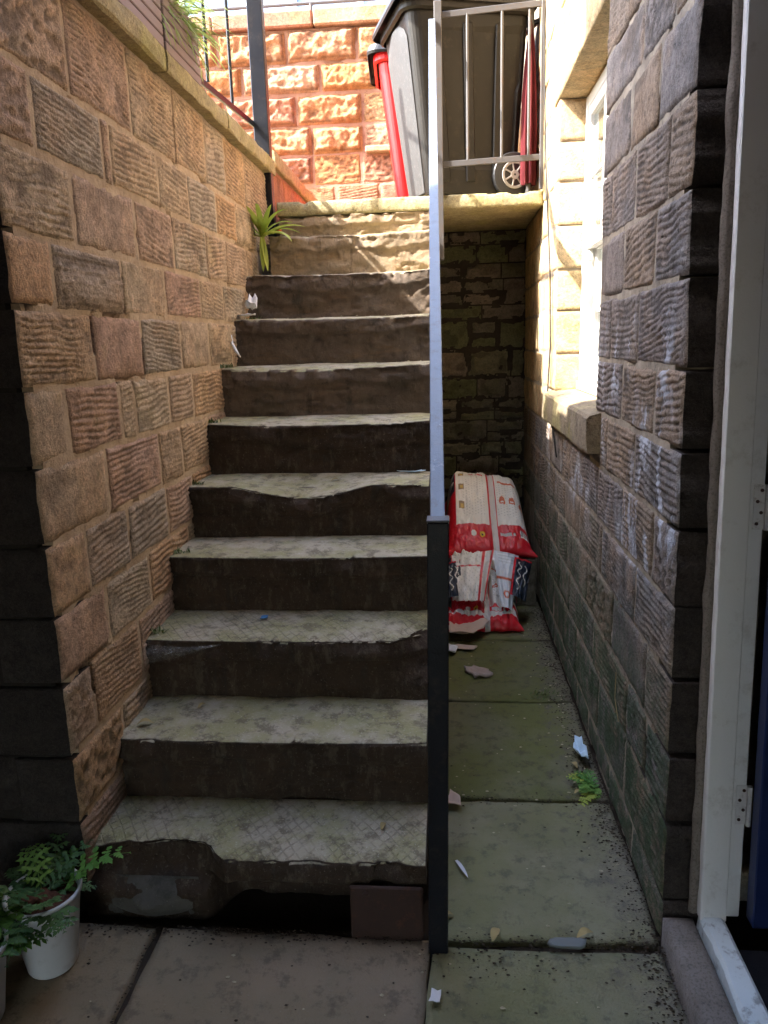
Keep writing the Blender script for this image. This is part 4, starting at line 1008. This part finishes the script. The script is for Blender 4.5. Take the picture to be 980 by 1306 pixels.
def bag(name, label, x0, x1, y0, y1, zb, zf, zk, seed, crumple, torn, top_w=.1, skew=0.):
    n, m = 190, 170
    u, v = np.meshgrid(np.linspace(0, 1, n + 1), np.linspace(0, 1, m + 1))
    W, Dp = x1 - x0, y1 - y0
    eu = np.minimum(u, 1 - u); ev = np.minimum(v, 1 - v)
    edge = (1 - (1 - np.clip(eu / .16, 0, 1)) ** 2.4) ** .5 * (1 - (1 - np.clip(ev / (.17), 0, 1)) ** 2.4) ** .5
    vp = v ** 1.0
    hgt = zf + (zk - zf) * sst(.02, .80 if not torn else .95, v)
    hgt = hgt * (1.07 + .06 * np.sin(u * math.pi) - .16 * u)
    x = x0 + W * u - top_w * v * u + skew * v
    y = y0 + Dp * v + .03 * np.sin(u * 3.1) * (v < .5) * -1 * (.5 - v)
    wr1 = 1 - np.abs(2 * fbm(u * 7 + .6 * v, v * 5 - .4 * u, seed, 4) - 1); wr2 = 1 - np.abs(2 * fbm(u * 16, v * 13 + u * 3, seed + 3, 4) - 1)
    z = zb + .012 + hgt * edge + crumple * ((wr1 - .7) * 1.6 + (wr2 - .7) * .7) * np.clip(edge, .15, 1)
    strapm = np.exp(-((u - .58) / .05) ** 2); z = z - .012 * strapm * np.clip(edge * 1.5, 0, 1)
    y = y - crumple * .8 * (fbm(u * 9, v * 9, seed + 8, 3) - .5) * (v < .35)
    # welded corner ears
    ear = np.exp(-((eu / .05) ** 2 + (ev / .05) ** 2)); x = x + ear * (.02 * np.sign(u - .5)); y = y + ear * .02 * np.sign(v - .5); z = z + .30 * hgt * ear * (v > .5) * (u < .5)
    if torn:
        slit = np.exp(-((u - .62 + .10 * (v - .5)) / .022) ** 2) * sst(.22, .36, v) * (1 - sst(.62, .8, v)); z = z - .07 * slit
        fold = sst(.0, .04, u - .33 + .5 * (v - .5)) * (1 - sst(.5, .58, u)); z = z + .028 * fold * sst(.25, .35, v)
        pe = np.exp(-((u - .22) / .08) ** 2 - ((v - .6) / .14) ** 2); z = z - .05 * pe
        z = z + .02 * np.exp(-((u - .9) / .07) ** 2) * sst(.2, .4, v)
    V = np.stack([x, y, np.maximum(z, zb + .003)], -1).reshape(-1, 3)
    n1 = n + 1; a = (np.arange(m)[:, None] * n1 + np.arange(n)[None]).ravel(); Fq = np.stack([a, a + 1, a + n1 + 1, a + n1], 1)
    loop = list(range(0, n)) + [k * n1 + n for k in range(m)] + [m * n1 + k for k in range(n, 0, -1)] + [k * n1 for k in range(m, 0, -1)]
    B = V[loop].copy(); B[:, 2] = zb + .001; ctr = B.mean(0); B[:, :2] = ctr[:2] + (B[:, :2] - ctr[:2]) * .9
    nb = len(V); L = len(loop)
    Fl = Fq.tolist() + [[loop[(k + 1) % L], loop[k], nb + k, nb + (k + 1) % L] for k in range(L)] + [[nb + k for k in range(L)][::-1]]
    o = mesh(name, np.vstack([V, B]), Fl, M['bagprint'])
    c = paint(u, v, torn).reshape(-1, 3); c = np.vstack([c, np.tile(np.array(RED), (L, 1))])
    at = o.data.color_attributes.new('print', 'FLOAT_COLOR', 'POINT'); at.data.foreach_set('color', np.hstack([c, np.ones((len(c), 1))]).ravel())
    tag(o, label, 'coal bag', 'red and white coal bags in the alley'); return o
bag('coal_bag', 'full red and white plastic coal bag lying on the stone ledge', -.01, .505, 4.33, 4.84, .287, .08, .40, 3, .013, False, .05)
bag('coal_bag', 'crumpled half empty red and white coal bag slumped on the alley floor', -.03, .385, 3.88, 4.29, .006, .07, .30, 9, .030, True, .0)
def sheet(name, parent, TL, TR, BR, BL, seed, bow, col, back=(.02, .02, .02)):
    n, m = 40, 46; s_, t_ = np.meshgrid(np.linspace(0, 1, n), np.linspace(0, 1, m)); c = [np.array(q, float) for q in (TL, TR, BR, BL)]
    P = ((1 - s_) * (1 - t_))[..., None] * c[0] + (s_ * (1 - t_))[..., None] * c[1] + (s_ * t_)[..., None] * c[2] + ((1 - s_) * t_)[..., None] * c[3]
    k = bow * np.sin(s_ * np.pi) * (.35 + .65 * t_) + .016 * (fbm(s_ * 5 + seed, t_ * 2.5, seed, 4) - .5) * 2 + .010 * (1 - np.abs(2 * fbm(s_ * 9 + t_ * 3, t_ * 5, seed + 1, 3) - 1))
    P[..., 1] -= k; P[..., 2] += k * .5 + .03 * np.sin(t_ * np.pi) * .6
    a = (np.arange(m - 1)[:, None] * n + np.arange(n - 1)[None]).ravel(); Fq = np.stack([a, a + n, a + n + 1, a + 1], 1)
    o = mesh(name, P.reshape(-1, 3), Fq, M['bagprint'], parent); cc = col(s_, t_).reshape(-1, 3)
    at = o.data.color_attributes.new('print', 'FLOAT_COLOR', 'POINT'); at.data.foreach_set('color', np.hstack([cc, np.ones((len(cc), 1))]).ravel())
def fl1(u, v):
    c = np.zeros(u.shape + (3,)); c[:] = WHT
    c[(np.sin(v * 60) * np.sin(u * 40 + np.floor(v * 9)) > .75)] = GRY; c[(u > .70) & (u < .77)] = RED; c[(u > .97)] = RED; c[u > .8] = STRAP; c[np.abs(u - .97) < .03] = RED
    c[(np.abs(v - .28 - .1 * u) < .015) & (u < .7)] = RED; return c
def fl2(u, v):
    c = np.zeros(u.shape + (3,)); c[:] = (.70, .74, .80); c[np.abs(v - .55) < .02] = ORG; r = np.hypot((u - .5) / .22, (v - .80) / .06); c[(r < 1) & (r > .5)] = ORG; c[(np.sin(v * 90) > .8) & (u > .2) & (u < .8) & (v < .5)] = (.5, .55, .6); return c
def fl3(u, v):
    c = np.zeros(u.shape + (3,)); c[:] = NAVY; c[(u < .12)] = RED; c[(v < .06)] = RED
    c[(np.abs(u - .38 - .10 * np.sin(v * 26)) < .035) & (v > .15) & (v < .85)] = WHT; c[(np.abs(u - .72 - .08 * np.sin(v * 20 + 1)) < .03) & (v > .22) & (v < .75)] = WHT; return c
cbag = bpy.data.objects['coal_bag.001']
sheet('torn_flap', cbag, (.03, 4.20, .335), (.265, 4.20, .375), (.20, 3.955, .155), (.06, 3.93, .165), 3, .035, fl1)
sheet('torn_flap', cbag, (.25, 4.21, .37), (.405, 4.22, .335), (.345, 3.95, .10), (.285, 3.945, .13), 5, .045, fl2)
sheet('printed_corner', cbag, (.375, 4.15, .35), (.475, 4.19, .305), (.425, 4.02, .13), (.335, 3.97, .19), 7, .02, fl3)
sheet('printed_corner', cbag, (-.02, 4.15, .31), (.07, 4.16, .33), (.075, 3.98, .18), (-.01, 3.96, .17), 8, .02, fl3)
def scrap(name, mat, label, cat, pts, z, seed, thick=.004, curl=.012, group=None):
    """thin crumpled sheet over a polygon of points (fan of subdivided triangles)"""
    P = np.array(pts, float); c = P.mean(0); V = []; Fq = []; R = 4; K = len(P) * 3
    ring = np.array([P[i // 3] * (1 - (i % 3) / 3) + P[(i // 3 + 1) % len(P)] * ((i % 3) / 3) for i in range(K)])
    for r in range(R + 1):
        f = r / R
        for p in (c + (ring - c) * max(f, .02) * (1 + (.34 * (np.array([_h(i * 1.7, seed, 3) for i in range(K)]) - .5))[:, None] * f)):
            V.append((p[0], p[1], z + .002 + curl * fbm(np.array(p[0] * 22), np.array(p[1] * 22), seed, 3) * (.4 + f)))
    for r in range(R):
        for i in range(K): Fq.append((r * K + i, (r + 1) * K + i, (r + 1) * K + (i + 1) % K, r * K + (i + 1) % K))
    n = len(V); V += [(x, y, q - thick) for x, y, q in V]; Fq += [tuple(i + n for i in f)[::-1] for f in Fq]
    Fq += [(R * K + i, n + R * K + i, n + R * K + (i + 1) % K, R * K + (i + 1) % K) for i in range(K)]
    o = mesh(name, V, Fq, M[mat], smooth=True); tag(o, label, cat, group); return o
scrap('torn_wrapper', 'card', 'pinkish torn paper sack sticking out under the crumpled bag', 'paper sack', [(-.02, 3.80), (.10, 3.70), (.19, 3.80), (.22, 3.90), (.10, 3.92), (.0, 3.9)], .03, 3, .004, .05)
scrap('cardboard_piece', 'card', 'flat pale strip of cardboard on the floor before the bags', 'cardboard', [(.03, 3.655), (.135, 3.63), (.14, 3.68), (.04, 3.715)], .006, 4, .004, .006)
scrap('crumpled_plastic', 'paper', 'crumpled clear white plastic scrap beside the handrail post', 'plastic scrap', [(-.02, 3.58), (.03, 3.56), (.045, 3.62), (.0, 3.66)], .006, 5, .004, .04)
scrap('mortar_lump', 'lump', 'flat pale crumbly mortar lump on the green alley flagstone', 'mortar lump', [(.075, 3.38), (.12, 3.30), (.20, 3.32), (.19, 3.37), (.12, 3.42), (.08, 3.41)], .004, 6, .012, .02)
scrap('wrapper', 'wrapper', 'pale blue plastic wrapper standing against the right wall above the small fern', 'wrapper', [(.462, 2.64), (.478, 2.56), (.502, 2.57), (.50, 2.68), (.478, 2.70)], .012, 7, .003, .06)
scrap('slate_chip', 'slate', 'grey slate chip lying in the joint between alley flagstones', 'slate', [(.245, 1.705), (.335, 1.70), (.345, 1.728), (.265, 1.733)], .006, 8, .008, .003)
scrap('paper_scrap', 'paper', 'white paper scrap lying at the left end of the eighth step', 'paper', [(-1.0, 3.70), (-.91, 3.70), (-.92, 3.76), (-.98, 3.78)], 1.682, 9, .002, .02)
scrap('paper_scrap', 'paper', 'white folded paper propped on the riser above the eighth step', 'paper', [(-.985, 3.80), (-.93, 3.80), (-.93, 3.86), (-.96, 3.90)], 1.70, 10, .002, .10)
scrap('paper_scrap', 'card', 'small pink and white paper scrap beside the black post on the alley floor', 'paper', [(-.02, 2.30), (.035, 2.29), (.03, 2.34), (.0, 2.37)], .006, 11, .003, .02)
scrap('blue_scrap', 'blue_bit', 'tiny blue plastic scrap in the middle of the third step', 'plastic scrap', [(-.655, 2.47), (-.63, 2.475), (-.632, 2.50), (-.656, 2.495)], .614, 12, .002, .004)
scrap('blue_scrap', 'wrapper', 'turquoise plastic scrap on the fifth step beside the handrail', 'plastic scrap', [(-.20, 3.07), (-.09, 3.06), (-.10, 3.08), (-.19, 3.09)], 1.022, 13, .002, .012)
scrap('white_scrap', 'paper', 'small shiny white scrap on the yard flagstone at the bottom of the picture', 'plastic scrap', [(-.055, 1.51), (-.03, 1.505), (-.028, 1.545), (-.05, 1.55)], .006, 14, .002, .02)
scrap('orange_peel', 'orange_bit', 'orange peel scrap on the tenth step beside the strap leaved fern', 'peel', [(-.905, 4.20), (-.865, 4.20), (-.865, 4.24), (-.90, 4.24)], 2.118, 15, .003, .03)
st_ = MB().tube([(-1.0, 3.60, 1.60), (-.985, 3.55, 1.56), (-.955, 3.50, 1.525), (-.93, 3.47, 1.50)], [.002, .006, .007, .003], 6).build('plastic_strip', M['paper'], smooth=True); tag(st_, 'white plastic strip hanging from the left wall by the seventh step', 'plastic strip')
# curled dry leaves
for i, (x, y, z, a, l, lab) in enumerate([(-.945, 2.10, .407, .3, .05, 'curled yellow leaf near the wall on the second step'), (-.80, 2.22, .407, .8, .035, 'curled dry leaf standing near the middle left of the second step'),
        (.115, 1.735, .006, 1.2, .05, 'curled yellow leaf by the joint in front of the first alley flagstone'), (.35, 1.745, .006, .4, .05, 'brown curled leaf beside the slate chip'),
        (-.01, 1.80, .006, .2, .03, 'pale curled leaf beside the foot of the black post'), (-.19, 1.90, .207, 1.3, .035, 'narrow green yellow leaf on the right of the lowest tread'),
        (.44, 2.40, .006, .6, .03, 'reddish leaf beside the small fern'), (.455, 2.57, .006, 2.0, .04, 'rusty brown leaf below the pale blue wrapper'),
        (-.45, 3.02, 1.0, .2, .04, 'dry leaf in the worn hollow of the fifth step')]):
    m = MB(); ca, sa = math.cos(a), math.sin(a); V = []
    for k in range(9):
        f = k / 8; w = .22 * l * math.sin(math.pi * min(.98, f + .04)) + .0008; zz = .35 * l * math.sin(f * math.pi) * .6 + .002
        for s in (-1, 0, 1): V.append((x + ca * (f - .5) * l - sa * s * w, y + sa * (f - .5) * l + ca * s * w, z + zz + (.4 * w if s else 0)))
    m.add(V, [(k * 3 + q, k * 3 + q + 1, k * 3 + q + 4, k * 3 + q + 3) for k in range(8) for q in (0, 1)])
    o = m.build('dry_leaf', M['dryleaf'], smooth=True); tag(o, lab, 'leaf', 'fallen leaves')
# feather by the post
m = MB(); blade(m, (.015, 2.03, .006), (.05, -.12, .03), .09, .006, .3, 7, .3); o = m.build('feather', M['paper'], smooth=True); tag(o, 'white feather on the alley flagstone beside the black post', 'feather')

# leaf litter and grit (uncountable)
def litter(name, mat, label, spots, smin, smax, seed):
    rng = random.Random(seed); m = MB()
    for (x, y, z) in spots(rng):
        s = rng.uniform(smin, smax); a = rng.uniform(0, 6.28); h = s * rng.uniform(.25, .8)
        k = rng.choice((4, 5, 6)); V = [(x + s * rng.uniform(.5, 1.2) * math.cos(a + 6.28 * i / k) * 1.3, y + s * rng.uniform(.5, 1.) * math.sin(a + 6.28 * i / k), z) for i in range(k)] + [(x + rng.uniform(-.3, .3) * s, y, z + h)]
        m.add(V, [(i, (i + 1) % k, k) for i in range(k)])
    o = m.build(name, M[mat]); tag(o, label, 'debris', kind='stuff')
def sp1(r):
    for i in range(2600):
        y = r.uniform(1.3, 4.3); x = .545 - abs(r.gauss(0, .05)); yield (x, y, .001 + .004 * r.random())
    for i in range(260):
        yield (r.uniform(-.05, .5), r.choice((1.715, 2.36, 1.715)) + r.gauss(0, .02), .0)
    for i in range(420): yield (r.uniform(-1.0, -.05), 1.735 - abs(r.gauss(0, .022)), .002)
    for i in range(220): yield (-.80 + r.gauss(0, .012) - .02 * r.random(), r.uniform(.9, 1.74), -.006)
    for i in range(90): yield (r.uniform(-1.0, .5), r.uniform(1.2, 1.75), .003)
    for i in range(90): yield (r.gauss(.12, .12), r.gauss(1.66, .04), .003)
    for i in range(60): yield (r.uniform(-.05, .5), r.uniform(1.8, 4.2), .003)
litter('soil_crumbs', 'debris', 'dark crumbs and leaf litter along the wall foot and in flagstone joints', sp1, .0012, .0048, 1)
def sp2(r):
    for i in range(90): yield (r.uniform(-.04, .5), r.uniform(1.5, 4.2), .004)
    for i in range(60): yield (.5 - abs(r.gauss(0, .05)), r.uniform(2.3, 4.3), .003)
    for k in range(9):
        for i in range(16): yield (r.uniform(-1.0, -.1), Y1 + GO * (k + 1) - abs(r.gauss(0, .06)) - .01, ZT[k] + .001)
    for i in range(25): yield (r.uniform(-1., .4), r.uniform(1.25, 1.7), .004)
litter('pale_crumbs', 'debris_pale', 'pale grit and dead leaf crumbs scattered over steps and flagstones', sp2, .002, .006, 2)
def tuft(name, label, pts, seed, mat='moss', L=(.01, .03)):
    random.seed(seed); m = MB()
    for (x, y, z, n, r) in pts:
        for i in range(n):
            a = random.uniform(0, 6.28); e = random.uniform(.3, 1.4)
            blade(m, (x + random.gauss(0, r), y + random.gauss(0, r * .6), z), (math.cos(a) * math.cos(e), math.sin(a) * math.cos(e), math.sin(e)), random.uniform(*L), .003, .6, 2)
    o = m.build(name, M[mat]); tag(o, label, 'moss', kind='stuff')
tuft('moss_tufts', 'moss tufts in the corners of wall and treads', [(-.985, 3.40, 1.455, 90, .025), (-.99, 3.15, 1.235, 50, .02), (-.985, 2.62, .818, 40, .02), (-.99, 2.35, .612, 40, .02), (-.97, 3.92, 1.675, 60, .03), (-.99, 2.9, 1.02, 40, .02), (.40, 3.14, .0, 60, .04)], 4)
# straws on the right wall foot
m = MB().tube([(.53, 2.3, .5), (.525, 2.28, .42), (.53, 2.24, .36)], .0015, 4)
o = m.build('straw', M['straw']); tag(o, 'thin dry stalk hanging against the right wall', 'stalk')
# cables on the right wall
cb = MB(); pts = [(.53, 4.50, 3.4), (.528, 4.40, 2.9), (.53, 4.30, 2.45), (.528, 4.16, 2.15), (.53, 4.05, 1.85), (.528, 3.98, 1.5), (.522, 4.0, 1.30), (.515, 3.98, 1.2), (.53, 3.85, 1.10), (.53, 3.7, .98)]
cb.tube(pts, .004, 6); o = cb.build('wall_cable', M['cable'], smooth=True); tag(o, 'thin black cable running down the sunlit right wall beside the window', 'cable')
# cobweb on the third step
def web_mat():
    t = NT('cobweb_film'); P = t.pos(); tr = t.n('BsdfTransparent'); df_ = t.n('BsdfDiffuse', Color=(.75, .75, .75, 1))
    f = t.math('ADD', .06, t.math('MULTIPLY', t.step(t.noise(t.mapv(P, (1, 1, 6)), 60, 4, .7), .5, .7), .28))
    mx = t.n('MixShader', _0=f, _1=tr.outputs[0], _2=df_.outputs[0]); t.t.links.new(mx.outputs[0], t.t.nodes['Material Output'].inputs[0]); return t.m
V = []; n = 14
for i in range(n + 1):
    f = i / n
    for j in range(5):
        g = j / 4; x = -1.0 + .28 * f; w = .075 * (1 - f) ** 1.4
        V.append((x, 2.275 - .03 * math.sin(g * 3.14) * (1 - f), .604 - w * g - .012 * math.sin(f * 3.14)))
o = mesh('cobweb', V, [(i * 5 + j, i * 5 + j + 1, i * 5 + j + 6, i * 5 + j + 5) for i in range(n) for j in range(4)], web_mat())
tag(o, 'grey cobweb slung under the left end of the third step', 'cobweb')
